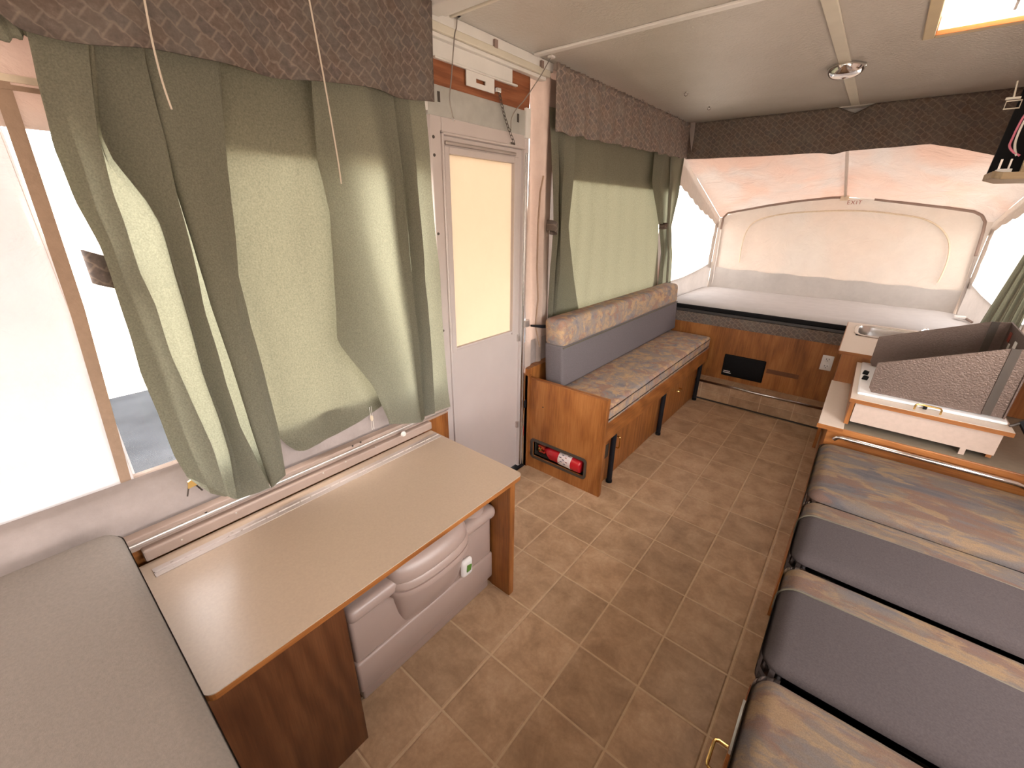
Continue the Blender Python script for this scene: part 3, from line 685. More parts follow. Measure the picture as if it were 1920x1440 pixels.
LC = curtain('window_curtain', 'grey green curtain gathered in deep folds, its hem hanging lowest over the counter end',
        [(.030, e1), (.022, e0), (.045, e2), (.012, e1), (.000, e2), (.004, e2b), (.034, e4), (.012, e4b), (.006, e2b), (-.004, e4b), (-.002, e5b), (.016, e4p), (.040, e5), (.022, e5b)], -1.333, seed=1., amp=1.7, ripple=.004, push=.055)
c0 = [(300, 110), (330, 258), (367, 345), (396, 430), (425, 519), (450, 612), (485, 708), (513, 812)]
c1 = [(418, 128), (430, 258), (440, 345), (452, 430), (470, 519), (500, 612), (530, 720), (562, 846)]
c2 = [(520, 150), (525, 258), (535, 345), (548, 430), (565, 519), (590, 612), (612, 720), (615, 822)]
c3 = [(590, 165), (610, 258), (622, 345), (632, 430), (640, 519), (655, 612), (672, 700), (678, 788)]
c4 = [(640, 172), (640, 258), (648, 345), (662, 430), (685, 519), (708, 612), (730, 690), (740, 742)]
curtain('window_curtain', 'wide flat grey green curtain panel with a slanted hem between gathered folds',
        [(.004, c0), (.030, c1), (.006, c2), (.026, c3), (.006, c4)], -1.384, seed=2., ripple=.005, mat='curtain_lined')
r0 = [(612, 165), (630, 300), (650, 400), (690, 545), (720, 650), (735, 735), (735, 795)]
r0b = [(585, 165), (595, 300), (618, 400), (628, 545), (632, 640), (700, 725), (732, 795)]
r1 = [(690, 178), (715, 300), (728, 400), (748, 545), (765, 650), (778, 735), (788, 792)]
r2 = [(738, 185), (752, 300), (762, 400), (776, 545), (786, 650), (792, 735), (796, 780)]
r3 = [(768, 190), (780, 300), (788, 400), (800, 545), (808, 650), (813, 735), (815, 775)]
r4 = [(797, 194), (806, 300), (814, 400), (826, 545), (834, 650), (840, 735), (844, 762)]
curtain('window_curtain', 'narrow grey green curtain hanging beside the white door frame',
        [(.003, r0b), (.018, r0), (.012, r1), (.036, r2), (.002, r1), (.004, r2), (.030, r3), (.012, r2), (.026, r4)], -1.330, seed=3., amp=1.5, ripple=.004, push=.032)
# curtain over the sofa
f0 = [(1032, 245), (1036, 330), (1038, 425), (1032, 500), (1026, 612)]
f1 = [(1046, 248), (1048, 330), (1048, 425), (1042, 500), (1034, 612)]
f2 = [(1060, 250), (1056, 330), (1052, 425), (1050, 500), (1040, 612)]
f3 = [(1080, 252), (1076, 330), (1066, 425), (1076, 520), (1090, 612)]
cols = [(.030, f0), (.055, f1), (.022, f0), (.020, f1), (.052, f2), (.015, f1), (.040, f3)]
curtain('window_curtain', 'grey green curtain bunch tied back beside the pink canvas by the door', cols, -1.350, seed=4., ripple=.003, push=-.038)
cols = []
for i in range(15):
    t = i / 14
    cols.append((.010 if i % 2 else .0, [(lerp(1052, 1240, t), lerp(248, 293, t)), (lerp(1052, 1234, t), lerp(420, 440, t)), (lerp(1030, 1232, t), lerp(612, 548, t))]))
curtain('window_curtain', 'pale green lit curtain panel hanging straight behind the sofa backrest', cols, -1.384, seed=5., ripple=.003, k=5, mat='curtain_lined', lift=25)
g0 = [(1226, 296), (1222, 340), (1236, 425), (1240, 480), (1232, 545)]
g1 = [(1246, 298), (1238, 340), (1244, 425), (1246, 480), (1240, 548)]
g2 = [(1258, 299), (1256, 340), (1250, 425), (1252, 480), (1248, 545)]
g3 = [(1281, 299), (1272, 360), (1258, 425), (1260, 480), (1256, 545)]
curtain('window_curtain', 'grey green curtain bunch tied back beside the far bed window', [(.02, g0), (.05, g1), (.02, g1), (.015, g2), (.045, g2), (.02, g3), (.04, g3)], -1.350, seed=6., ripple=.003, push=-.036)
def tieback(label, px, py, X, w, h, rot=0):
    c = onx(px, py, X); o = thing('curtain_tieback', c, label, 'tieback')
    def fn(u, v):
        a = -math.pi * .75 + u * math.pi * 1.5
        return (c.x + .034 * math.cos(a) - .02, c.y + w * math.sin(a) + rot * (v - .5) * .0, c.z + (v - .5) * h + rot * math.sin(a))
    ob = sm(MB().grid(fn, 18, 4).build('band', 'val_side', o)); md = ob.modifiers.new('t', 'SOLIDIFY'); md.thickness = .004
tieback('brown patterned tieback around the curtain bunch near the door', 1041, 427, -1.285, .022, .05, -.012)
tieback('brown patterned tieback around the curtain bunch by the far bed', 1248, 424, -1.285, .030, .04, .004)
tieback('brown patterned tieback sticking out behind the curtain in the near window', 196, 508, -1.372, .026, .075, -.01)
# right curtain
cols = []
for i in range(9):
    t = i / 8
    cols.append((0, [(lerp(1890, 2130, t), 300), (lerp(1862, 2120, t), 480), (lerp(1826, 2110, t), lerp(640, 700, t))]))
vs = []
def rc(u, v):
    z = lerp(1.95, .80, v); xl = .612 + .125 * (z - .85)
    return (lerp(xl, .778, u), 3.752 + .016 * math.sin(u * 26 + v * 1.2) + .006 * math.sin(u * 61), z)
o = thing('window_curtain', (.69, 3.75, .80), 'grey green curtain hanging behind the raised stove lid', 'curtain', 'green curtains')
sm(MB().grid(rc, 120, 30).build('cloth', 'curtain', o))
def rc2(u, v):
    return (.735 + .018 * math.sin(u * 60) + .008 * math.sin(u * 27), lerp(1.76, 1.98, u), lerp(1.98, .84, v))
o = thing('window_curtain', (.73, 1.87, .84), 'grey green curtain bunched at the far end of the dinette window', 'curtain', 'green curtains')
sm(MB().grid(rc2, 120, 12).build('cloth', 'curtain', o))
rp_ = [onx(x, y, -1.362) for x, y in ((-90, 52), (-50, 48), (-15, 44), (10, 40), (24, 36))]
o = thing('rolled_curtain', rp_[2], 'rolled end of a dark grey green curtain behind the near end of the valance', 'curtain')
sm(MB().tube(catmull(rp_, 5), [.026 + .003 * math.sin(i * 1.3) for i in range(21)], 12).build('cloth', 'curtain', o))
# cords in front of the near curtain, clip and zip pull
for pts, lab in (([(268, -15), (286, 80), (305, 155), (322, 205)], 'thin pale cord hanging over the left end of the valance'),
                 ([(577, -15), (606, 140), (632, 290), (640, 345)], 'thin pale cord hanging over the middle of the valance')):
    sm(tag(MB().tube(catmull([onx(x, y, -1.252) for x, y in pts], 4), .0022, 6).build('pull_cord', 'cord'), lab, 'cord'))
cl = thing('curtain_clip', onx(358, 915, -1.325), 'small brass clip with two dark legs at the curtain corner', 'clip')
p = onx(358, 908, -1.318); MB().prism([p + Vector((0, -.006, .012)), p + Vector((0, .004, .016)), p + Vector((0, .012, -.006)), p + Vector((0, -.010, -.008))], (.006, 0, 0)).build('brass_plate', 'brass', cl)
for dy, ey in ((-.008, -.016), (.010, .020)): sm(MB().tube([p + Vector((.003, dy, -.006)), p + Vector((.003, ey, -.030))], .0022, 6).build('leg', 'stove_dark', cl))
zp = thing('zip_pull', onx(697, 800, -1.375), 'small pale zip pull hanging under the slanted curtain hem', 'zip pull')
p = onx(697, 784, -1.372); sm(MB().lathe(p + Vector((0, 0, .012)), (0, 0, -1), [(.002, 0), (.006, .004), (.007, .016), (.004, .024)], 8).build('bead', 'seam', zp))
for dy in (-.004, .004): sm(MB().tube([p + Vector((0, dy, .05)), p + Vector((0, dy, -.05))], .001, 5).build('thread', 'wire_white', zp))

# ---- wall rail and hinged counter on the left
rl = thing('counter_wall_rail', (-1.33, .55, .575), 'painted metal rail along the wall behind the beige counter', 'rail')
MB().box(-1.372, -1.338, .00, 1.175, .600, .640).build('upper_lip', 'rail_pink', rl, bevel=.003)
MB().box(-1.340, -1.328, .02, 1.175, .618, .628).build('groove_lip', 'alu', rl, bevel=.002)
MB().box(-1.345, -1.312, .055, 1.06, .572, .606).build('front_channel', 'rail_pink', rl, bevel=.004)
MB().box(-1.350, -1.338, .0, .34, .585, .602).build('wood_fillet', 'oakY', rl)
sm(MB().lathe(onx(387, 964, -1.338), (1, 0, 0), [(.008, 0), (.007, .004)], 12).build('plug', 'black', rl))
for px, py in ((661, 836), (676, 829)): sm(MB().lathe(onx(px, py, -1.338), (1, 0, 0), [(.004, 0), (.003, .003)], 8).build('screw', 'dark_void', rl))
sm(MB().lathe(onx(755, 813, -1.318), (1, 0, 0), [(.010, 0), (.012, .005), (.008, .012), (.004, .012)], 12).build('knob', 'white', rl))
for px, py in ((341, 1012), (443, 962), (606, 887), (648, 866), (704, 838)): sm(MB().lathe(onx(px, py, -1.311), (1, 0, 0), [(.003, 0), (.002, .002)], 8).build('rivet', 'alu', rl))

ct = thing('counter_table', (-1.05, .54, 0), 'beige laminate counter table on oak panels along the left wall', 'table')
TZ = .569
def counter_top(): 
    mb = MB(); pts = []
    x0, x1, y0, y1, r = -1.312, -.795, .036, 1.052, .022
    for cx, cy, a0 in ((x1 - r, y1 - r, 0), (x0 + .002, y1 - .002, 90), (x0 + .002, y0 + .002, 180), (x1 - r, y0 + r, 270)):
        R = r if cx > -1 else .002
        pts += [Vector((cx + R * math.cos(math.radians(a0 + 15 * k)), cy + R * math.sin(math.radians(a0 + 15 * k)), TZ - .019)) for k in range(7)]
    return pts
pts = counter_top()
tp = MB().prism([p + Vector((0, 0, .016)) for p in pts], (0, 0, .003)).build('top', 'laminate', ct)
MB().prism(pts, (0, 0, .016)).build('edge', 'oakY', ct)
MB().box(-1.30, -.905, .995, 1.018, 0, TZ - .019).build('leg_panel', 'oakZ', ct, bevel=.002)
MB().box(-.905, -.806, .992, 1.020, 0, TZ - .019).build('leg_panel', 'oakZ', ct, bevel=.002)
MB().box(-.824, -.806, .03, .334, 0, TZ - .019).build('front_panel', 'shaded_oak', ct, bevel=.002)
MB().box(-1.30, -.824, .305, .330, 0, TZ - .019).build('inner_panel', 'shaded_oak', ct, bevel=.002)
hg = thing('piano_hinge', (-1.25, .54, TZ), 'long pale piano hinge along the back of the beige counter', 'hinge')
for x0, x1 in ((-1.275, -1.257), (-1.253, -1.235)): MB().box(x0, x1, .058, 1.045, TZ + .0002, TZ + .0025).build('leaf', 'hinge_pale', hg)
for i in range(28):
    y = .060 + i * .0352
    sm(MB().cyl((-1.255, y, TZ + .003), (-1.255, y + (.030 if i % 3 else .0345), TZ + .003), .0032, 8).build('knuckle', 'hinge_pale', hg))
for i in range(7):
    for dx in (-.012, .011): sm(MB().lathe((-1.255 + dx, .10 + i * .147, TZ + .0024), (0, 0, 1), [(.004, 0), (.003, .0012)], 8).build('screw', 'alu', hg))

# ---- portable toilet under the counter
to_ = thing('portable_toilet', (-1.08, .68, 0), 'cream plastic portable toilet tucked under the beige counter', 'toilet')
MB().rbox(-1.27, -.905, .385, .975, 0, .07, .008).build('plinth', 'toilet', to_, True)
MB().rbox(-1.28, -.888, .372, .985, .062, .190, .010).build('lower_tank', 'toilet', to_, True)
MB().rbox(-1.28, -.894, .376, .982, .186, .385, .012).build('upper_tank', 'toilet', to_, True)
MB().rbox(-1.285, -.868, .366, .990, .372, .425, .022, 4).build('rim', 'toilet', to_, True)
def bowl(prof, name, yc=.675, n=28):
    vs = []; 
    for p, hw, z in prof:
        for k in range(n + 1):
            a = -math.pi / 2 + math.pi * k / n; c, s = math.cos(a), math.sin(a)
            vs.append((-.905 + p * abs(c) ** .75, yc + hw * math.copysign(abs(s) ** .85, s), z))
    L = len(prof); fs = [(j * (n + 1) + k, j * (n + 1) + k + 1, (j + 1) * (n + 1) + k + 1, (j + 1) * (n + 1) + k) for j in range(L - 1) for k in range(n)]
    fs += [tuple(range(n, -1, -1)), tuple((L - 1) * (n + 1) + k for k in range(n + 1))]
    return sm(MB().add(vs, fs).build(name, 'toilet', to_))
bowl([(.004, .10, .17), (.025, .125, .21), (.045, .14, .26), (.060, .15, .32), (.066, .155, .365)], 'bowl')
bowl([(.070, .158, .352), (.082, .166, .358), (.084, .168, .372), (.080, .166, .380)], 'seat_rim')
bowl([(.074, .162, .380), (.080, .166, .386), (.080, .166, .400), (.072, .162, .410)], 'seat_rim')
bowl([(.070, .160, .408), (.074, .162, .418), (.068, .158, .445), (.045, .145, .470), (.0, .12, .486)], 'lid')
sm(MB().lathe((-.93, .905, .424), (0, 0, 1), [(.05, 0), (.05, .012), (.04, .02), (.0, .02)], 20).build('cap', 'toilet', to_))
gb = MB().rbox(-.896, -.872, .805, .858, .195, .270, .012).build('latch_cover', 'white', to_, True)
MB().prism([(-.871, .820, .222), (-.871, .840, .222), (-.871, .846, .245), (-.871, .824, .252)], (.004, 0, 0)).build('button', 'green_gem', gb, bevel=.001)

# ---- near bed
nb = thing('bed_mattress', (-.3, -.55, .58), 'grey fabric mattress of the near bed beside the counter', 'mattress')
MB().rbox(-1.335, .70, -1.18, .033, .548, .708, .042, 5, bulge=.012).build('cover', 'near_matt', nb, True)
sm(MB().tube([(-1.30, .032, .570), (.66, .032, .570)], .004, 6).build('seam', 'near_matt', nb))
bp = MB().box(-1.34, .74, -1.2, .028, .50, .547).build('bed_platform', 'band_dark')
tag(bp, 'dark edged sliding platform under the grey near mattress', 'bed base')

# ---- far bed
fbp = thing('bed_platform', (-.3, 4.3, .68), 'dark edged sliding platform of the far bed', 'bed base')
MB().box(-1.37, .72, YE + .006, YB - .06, .692, .728).build('deck', 'band_dark', fbp)
MB().box(-1.33, .74, YE - .012, YE + .02, .694, .716).build('edge_lower', 'band_dark', fbp, bevel=.004)
MB().box(-1.33, .74, YE - .010, YE + .008, .716, .752).build('edge_upper', 'black', fbp, bevel=.008)
fm = thing('bed_mattress', (-.3, 4.3, .73), 'thin pale mattress on the far tent bed', 'mattress')
def fmat(u, v):
    x = lerp(-1.33, .70, u); y = lerp(YE + .012, YB - .05, v)
    e = min(u, 1 - u) * 12; e2 = min(v, 1 - v) * 14; d = min(1, e) * min(1, e2)
    z = .738 + .036 * d ** .5 + .007 * noise.noise((x * 2.2, y * 7, 1)) + .003 * noise.noise((x * 9, y * 22, 2))
    return (x, y, z)
sm(MB().grid(fmat, 70, 36).build('cover', 'bed_matt', fm))
MB().box(-1.32, .69, YE + .016, YB - .055, .729, .740).build('base', 'bed_matt', fm)
for px, py in ((1797, 592), (1803, 600)):
    q = onz(px, py, .775); 
bc = thing('bed_clamp', onz(1800, 597, .776), 'small white clamp at the right corner of the far mattress', 'clamp')
q = onz(1800, 597, .776); MB().rbox(q.x - .035, q.x + .03, q.y - .02, q.y + .02, .774, .795, .006).build('body', 'white', bc, True)
sm(MB().tube([q + Vector((.02, 0, .01)), q + Vector((.06, -.06, -.01))], .008, 8).build('lever', 'binding', bc))

# ---- furnace panel and socket on the oak panel
fp = thing('furnace_cover', (-.587, YE, .205), 'black furnace cover plate on the oak panel below the bed', 'cover plate')
MB().rbox(-.742, -.434, YE - .012, YE, .204, .388, .008).build('plate', 'black', fp, True)
for z, w in ((.232, .060), (.246, .052)): MB().box(-.728, -.728 + w, YE - .0135, YE - .0115, z - .003, z + .003).build('print_bar', 'white', fp)
so = thing('wall_socket', (-.056, YE, .408), 'white double wall socket on the oak panel by the galley', 'socket')
MB().rbox(-.092, -.022, YE - .007, YE, .407, .520, .004).build('plate', 'white', so, True)
for z in (.438, .490):
    r_ = MB().rbox(-.074, -.040, YE - .010, YE - .005, z - .017, z + .017, .004).build('receptacle', 'white', so, True)
    for dx in (-.008, .008): MB().box(-.057 + dx - .0018, -.057 + dx + .0018, YE - .0108, YE - .009, z - .001, z + .009).build('slot', 'dark_void', r_)
    MB().box(-.060, -.054, YE - .0108, YE - .009, z - .011, z - .006).build('slot', 'dark_void', r_)

# ---- sofa on the left
sf = thing('sofa_bench', (-1.08, 2.76, 0), 'oak framed bench base with black tube legs under the patterned sofa cushions', 'bench')
EP = MB(); HY0, HY1, HZ0, HZ1 = -1.300, -.945, .088, .190
e_ = .0
for a in ((-1.338, HY0, 0, .583), (HY1, -.845, 0, .583), (HY0, HY1, 0, HZ0), (HY0, HY1, HZ1, .583)): EP.box(a[0], a[1], 1.812, 1.834, a[2], a[3])
EP.build('end_panel', 'oakZ', sf)
MB().box(-1.345, -.842, 1.810, 1.836, .583, .590).build('edge_strip', 'oakX', sf, bevel=.002)
MB().box(-.847, -.841, 1.809, 1.837, 0, .588).build('edge_strip', 'oakZ', sf, bevel=.002)
MB().box(-1.372, -1.338, 1.800, 1.826, 0, .60).build('corner_post', 'oakZ', sf)
MB().box(-.875, -.856, 1.836, 3.690, .318, .432).build('front_rail', 'oakY', sf, bevel=.003)
MB().box(-1.335, -.876, 1.836, 3.690, .405, .428).build('seat_board', 'oakY', sf)
for y in (1.985, 2.735, 3.535):
    l_ = sm(MB().cyl((-.866, y, .002), (-.866, y, .320), .0155, 14).build('leg', 'black_metal', sf)); sm(MB().lathe((-.866, y, 0), (0, 0, 1), [(.018, 0), (.018, .016), (.0155, .018)], 14).build('foot', 'black', l_))
for y0, y1 in ((1.836, 2.035), (2.040, 2.780), (2.785, 3.590)):
    b_ = MB().box(-.912, -.897, y0 + .002, y1 - .002, .0, .318).build('front_board', 'oakZ', sf, bevel=.001)
def pull(parent, p, along, out, L=.076, d=.026, r=.0035, mat='brass', name='handle'):
    along = Vector(along); out = Vector(out); p = Vector(p); a = p - along * L / 2; b = p + along * L / 2
    pts = [a, a + out * d * .7, a + out * d * .95 + along * .004, a + out * d + along * .010, b + out * d - along * .010, b + out * d * .95 - along * .004, b + out * d * .7, b]
    return sm(MB().tube(pts, r, 8).build(name, mat, parent))
pull(sf, (-.897, 2.085, .215), (0, 0, 1), (1, 0, 0)); pull(sf, (-.897, 3.117, .220), (0, 1, 0), (1, 0, 0), L=.07)
MB().box(-.8975, -.893, 1.93, 1.99, .16, .245).build('latch_plate', 'dark_void', sf)
sm(MB().lathe((-1.24, 1.8125, .43), (0, -1, 0), [(.005, 0), (.004, .002)], 8).build('plug', 'dark_void', sf))
# extinguisher recess
rc_ = MB().box(HY0, HY1, 1.905, 1.912, HZ0, HZ1).box(HY0 - .004, HY0, 1.820, 1.912, HZ0, HZ1).box(HY1, HY1 + .004, 1.820, 1.912, HZ0, HZ1).box(HY0, HY1, 1.820, 1.912, HZ0 - .004, HZ0).box(HY0, HY1, 1.820, 1.912, HZ1, HZ1 + .004)
rp = rc_.build('niche', 'dark_void', sf)
out = rrect(HY0 - .018, HY1 + .014, HZ0 - .016, HZ1 + .016, .024); inn = rrect(HY0, HY1, HZ0, HZ1, .014); n = len(out)
MB().add([(y, 1.808, z) for y, z in out] + [(y, 1.806, z) for y, z in inn] + [(y, 1.8125, z) for y, z in out] + [(y, 1.8125, z) for y, z in inn],
         [(i, (i + 1) % n, n + (i + 1) % n, n + i) for i in range(n)] + [(i, (i + 1) % n, 2 * n + (i + 1) % n, 2 * n + i) for i in range(n)] + [(n + i, n + (i + 1) % n, 3 * n + (i + 1) % n, 3 * n + i) for i in range(n)]).build('niche_rim', 'stove_dark', rp)

fe = thing('fire_extinguisher', (-1.11, 1.835, .10), 'red fire extinguisher lying in the niche of the oak bench end', 'fire extinguisher')
A, Bx = Vector((-1.232, 1.852, .1355)), Vector((-.965, 1.840, .1345)); ax = (Bx - A).normalized(); L = (Bx - A).length; R_ = .046
sm(MB().lathe(A, ax, [(.016, 0), (.020, .01), (.034, .028), (R_, .055), (R_, L - .012), (R_ - .006, L - .003), (.03, L)], 24).build('cylinder', 'red', fe))
lb = sm(MB().lathe(A + ax * .120, ax, [(R_ + .0006, 0), (R_ + .0006, .085)], 24).build('label', 'label', fe))
for k in range(9):
    an = -math.pi / 2 + (k - 4) * .16; s_ = .128 + (k * 37 % 60) / 1000
    c_ = A + ax * s_; q = c_ + Vector((0, math.sin(an - .3), math.cos(an - .3))) * (R_ + .0012) if False else c_ + Vector((0, -math.cos(k * .17 - .35), math.sin(k * .17 - .35))) * (R_ + .0008)
    MB().box(q.x - .007, q.x + .004 + .002 * (k % 3), q.y - .0008, q.y + .0008, q.z - .0022, q.z + .0022).build('print_bar', 'ink' if k % 3 else 'ink_red', lb)
sm(MB().lathe(A - ax * .022, ax, [(.010, 0), (.012, .008), (.012, .024)], 12).build('neck', 'red_cap', fe))
hv = MB().box(A.x - .050, A.x - .006, A.y - .010, A.y + .010, A.z + .006, A.z + .018).build('lever', 'red_cap', fe, bevel=.003)
MB().box(A.x - .046, A.x - .004, A.y - .008, A.y + .008, A.z - .030, A.z - .020).build('lever', 'red_cap', fe, bevel=.003)
sm(MB().lathe(A + Vector((-.03, -.008, 0)), (0, -1, 0), [(.013, 0), (.013, .014), (.010, .016)], 14).build('gauge', 'brass', fe))
sm(MB().lathe(A + Vector((-.048, 0, .012)), (-1, 0, .3), [(.006, 0), (.004, .012)], 10).build('nozzle', 'brass', fe))

sc_ = thing('seat_cushion', (-1.0, 2.76, .43), 'long tapestry patterned seat cushion on the oak bench', 'cushion')
MB().rbox(-1.30, -.858, 1.842, 3.672, .432, .530, .022, 4, bulge=.008).build('cover', 'tap_seat', sc_, True)
sm(MB().tube([(-.862, 1.85, .436), (-.862, 3.664, .436)], .004, 6).build('piping', 'tap_seat', sc_))
bk_ = thing('back_cushion', (-1.24, 2.78, .535), 'long upright sofa back cushion, tapestry band above grey fabric', 'cushion')
def back_profile(z):  # front x leaning back with height
    return lerp(-1.166, -1.196, (z - .53) / .39)
def back_part(z0, z1, r, name, mat, grow):
    o = MB().rbox(-.062, .062 + grow, 1.895, 3.690, z0, z1, r, 4, bulge=0)
    o.v = [(p[0] + back_profile(p[2]) - .062, p[1], p[2]) for p in o.v]
    return o.build(name, mat, bk_, True)
back_part(.542, .785, .016, 'grey_cover', 'grey_sofa', 0.)
back_part(.770, .925, .030, 'band', 'tap_back', .003)
sm(MB().tube([(back_profile(.772) + .003, 1.90, .772), (back_profile(.772) + .003, 3.685, .772)], .0035, 6).build('piping', 'piping', bk_))
bb = thing('black_bracket', (-1.33, 1.86, .86), 'black curved metal bracket sticking out behind the sofa back', 'bracket')
p0, p1 = onx(996, 612, -1.332), onx(1034, 612, -1.330)
sm(MB().tube([p0 + Vector((0, 0, .004)), p0.lerp(p1, .5), p1], [.006, .010, .010], 10).build('arm', 'black_metal', bb))
MB().box(p1.x - .010, p1.x + .008, p1.y - .012, p1.y + .012, .60, p1.z + .012).build('post', 'black_metal', bb)

# ---- dinette made up as a bed
FX = .034   # bench front plane
def bench(name, label, y0, y1, hy, hz):
    o = thing(name, (.4, (y0 + y1) / 2, 0), label, 'bench')
    MB().box(FX, FX + .018, y0, y1, 0, .455).build('front', 'oakZ', o, bevel=.001)
    MB().box(FX + .018, XR - .002, y0, y0 + .018, 0, .455).build('side', 'oakZ', o)
    MB().box(FX + .018, XR - .002, y1 - .018, y1, 0, .455).build('side', 'oakZ', o)
    MB().box(FX, XR - .002, y0, y1, .440, .458).build('seat_board', 'oakX', o)
    if hy is not None:
        MB().box(FX - .008, FX, y0 + .06, y1 - .06, .06, .40).build('door', 'oakZ', o, bevel=.002)
        pull(o, (FX - .008, hy, hz), (0, 1, 0), (-1, 0, 0), L=.07, d=.028, r=.004)
    return o
bench('dinette_bench', 'oak dinette bench box with brass pull under the near patterned cushion', .18, .80, .74, .33)
bench('dinette_bench', 'oak dinette bench box against the galley cabinet', 1.58, 2.13, None, 0)
tb = thing('dinette_table', (.4, 1.2, .44), 'lowered dinette table under the two grey back cushions', 'table')
MB().box(FX + .006, XR - .01, .815, 1.565, .440, .458).build('top', 'oakX', tb, bevel=.002)
MB().box(FX - .004, FX + .010, .83, .86, .425, .452).build('bolt_block', 'board', tb, bevel=.002)
MB().box(FX - .004, FX + .010, 1.19, 1.23, .452, .464).build('edge_block', 'oakX', tb, bevel=.002)
for x, y in ((.12, .9), (.12, 1.48), (.66, .9), (.66, 1.48)): sm(MB().cyl((x, y, 0), (x, y, .44), .02, 10).build('leg', 'alu', tb))
rlb = MB().box(FX - .008, FX - .001, .69, .815, .436, .450).box(FX - .001, FX + .004, .69, .815, .430, .436)
tag(rlb.build('table_support_rail', 'galv'), 'short greenish metal support rail on the near dinette bench edge', 'rail')
CT = .565
def dcushion(label, y0, y1, mat, seed, seam=None, rise=0.):
    o = thing('dinette_cushion', (.4, (y0 + y1) / 2, .46), label, 'cushion')
    if seam is None:
        MB().rbox(FX - .004, XR - .03, y0, y1, .459, CT + rise, .046, 6, bulge=.012).build('cover', mat, o, True)
    else:
        # grey part and patterned strip, joined at the piping
        full = MB().rbox(FX - .004, XR - .03, y0, y1, .459, CT + rise, .046, 6, bulge=.012)
        me = bpy.data.meshes.new('tmp'); me.from_pydata(full.v, [], full.f)
        for nm, mt, sgn in (('grey_cover', 'grey_fab', 1), ('band', mat, -1)):
            bm = bmesh.new(); bm.from_mesh(me)
            bmesh.ops.bisect_plane(bm, geom=bm.verts[:] + bm.edges[:] + bm.faces[:], plane_co=(0, seam, 0), plane_no=(0, sgn, 0), clear_outer=True)
            bm.verts.index_update(); q = MB().add([v.co[:] for v in bm.verts], [[v.index for v in f.verts] for f in bm.faces]); bm.free()
            q.build(nm, mt, o, True)
        ring = []; r = .046; x0, x1, z0, z1 = FX - .0045, XR - .0295, .459, CT + rise + .004
        for i in range(9): a = math.pi - math.pi / 2 * i / 8; ring.append((x0 + r + r * math.cos(a), seam, z1 - r + r * math.sin(a)))
        ring = [(x0, seam, .48)] + ring
        for i in range(1, 8): u = i / 8; ring.append((lerp(x0 + r, x1 - r, u), seam, z1 + .0045 * (1 - (2 * u - 1) ** 2)))
        ring.append((x1 - r, seam, z1)); sm(MB().tube(ring, .0026, 6).build('piping', 'piping', o))
    return o
dcushion('large tapestry patterned dinette cushion against the galley rail', 1.606, 2.118, 'tap_a', 0)
dcushion('grey dinette cushion whose patterned strip meets the large far cushion', 1.236, 1.602, 'tap_b', 1, 1.475)
dcushion('grey dinette cushion with patterned strip lying between the other grey one and the near seat', .838, 1.222, 'tap_b', 2, 1.098)
dcushion('tapestry patterned dinette cushion over the bench with the brass pull', .20, .824, 'tap_c', 3, None, .004)

# ---- galley
gl = thing('galley_cabinet', (.39, 2.85, 0), 'oak galley cabinet with low counter ledge and raised sink end', 'cabinet')
GX = .040
MB().box(GX, XR - .002, 2.140, 2.158, 0, .618).build('side_panel', 'oakX', gl, bevel=.002)
MB().box(GX, XR - .002, 2.136, 2.146, .596, .622).build('edge_rail', 'oakX', gl, bevel=.002)
MB().box(GX, GX + .018, 2.158, 3.592, 0, .615).build('front_panel', 'oakZ', gl)
MB().box(.088, XR - .002, 2.146, 2.80, .598, .622).build('low_counter', 'low_counter', gl)
MB().box(.002, .092, 2.122, 2.795, .612, .630).build('ledge', 'counter', gl, bevel=.002)
MB().box(.000, .092, 2.120, 2.125, .610, .629).build('ledge_edge', 'oakX', gl)
MB().box(.010, XR - .002, 2.790, 2.806, .625, .790).build('sink_end_panel', 'oakZ', gl)
MB().box(.010, .026, 2.806, 3.600, .20, .790).build('sink_front_panel', 'oakZ', gl)
SX0, SX1, SY0_, SY1_ = .045, .40, 3.215, 3.555
st = MB()
for a in ((-.006, SX0, 2.768, 3.615), (SX1, XR - .002, 2.768, 3.615), (SX0, SX1, 2.768, SY0_), (SX0, SX1, SY1_, 3.615)): st.box(a[0], a[1], a[2], a[3], .789, .805)
st.build('sink_counter', 'counter', gl)
MB().box(-.008, XR - .002, 2.764, 2.769, .787, .8045).build('counter_edge', 'oakX', gl)
MB().box(-.010, -.006, 2.764, 3.615, .787, .8045).build('counter_edge', 'oakY', gl)
tr_ = sm(MB().tube([(.072, 2.112, .578), (.080, 2.108, .592), (.095, 2.106, .596), (.600, 2.106, .596), (.615, 2.108, .592), (.625, 2.128, .578)], .0085, 10).build('towel_bar', 'chrome', gl))
# sink
sk = thing('sink', (.22, 3.385, .70), 'small stainless steel sink in the raised galley counter', 'sink')
def basin(u, v):
    # v 0 rim .. 1 bottom centre
    a = 2 * math.pi * u; hw, hd = (SX1 - SX0) / 2, (SY1_ - SY0_) / 2; n_ = 5
    c, s = math.cos(a), math.sin(a); k = (abs(c) ** n_ + abs(s) ** n_) ** (-1 / n_)
    prof = [(1.06, .808), (1.0, .811), (.955, .809), (.93, .795), (.88, .72), (.80, .705), (.0, .70)]
    t = v * (len(prof) - 1); i = min(int(t), len(prof) - 2); f = t - i
    r = lerp(prof[i][0], prof[i + 1][0], f); z = lerp(prof[i][1], prof[i + 1][1], f)
    return ((SX0 + SX1) / 2 + hw * k * c * r, (SY0_ + SY1_) / 2 + hd * k * s * r, z)
sm(MB().grid(basin, 64, 12).build('basin', 'steel', sk))
sm(MB().lathe(((SX0 + SX1) / 2, (SY0_ + SY1_) / 2, .701), (0, 0, 1), [(.03, 0), (.03, .003), (.02, .004)], 16).build('drain', 'chrome', sk))
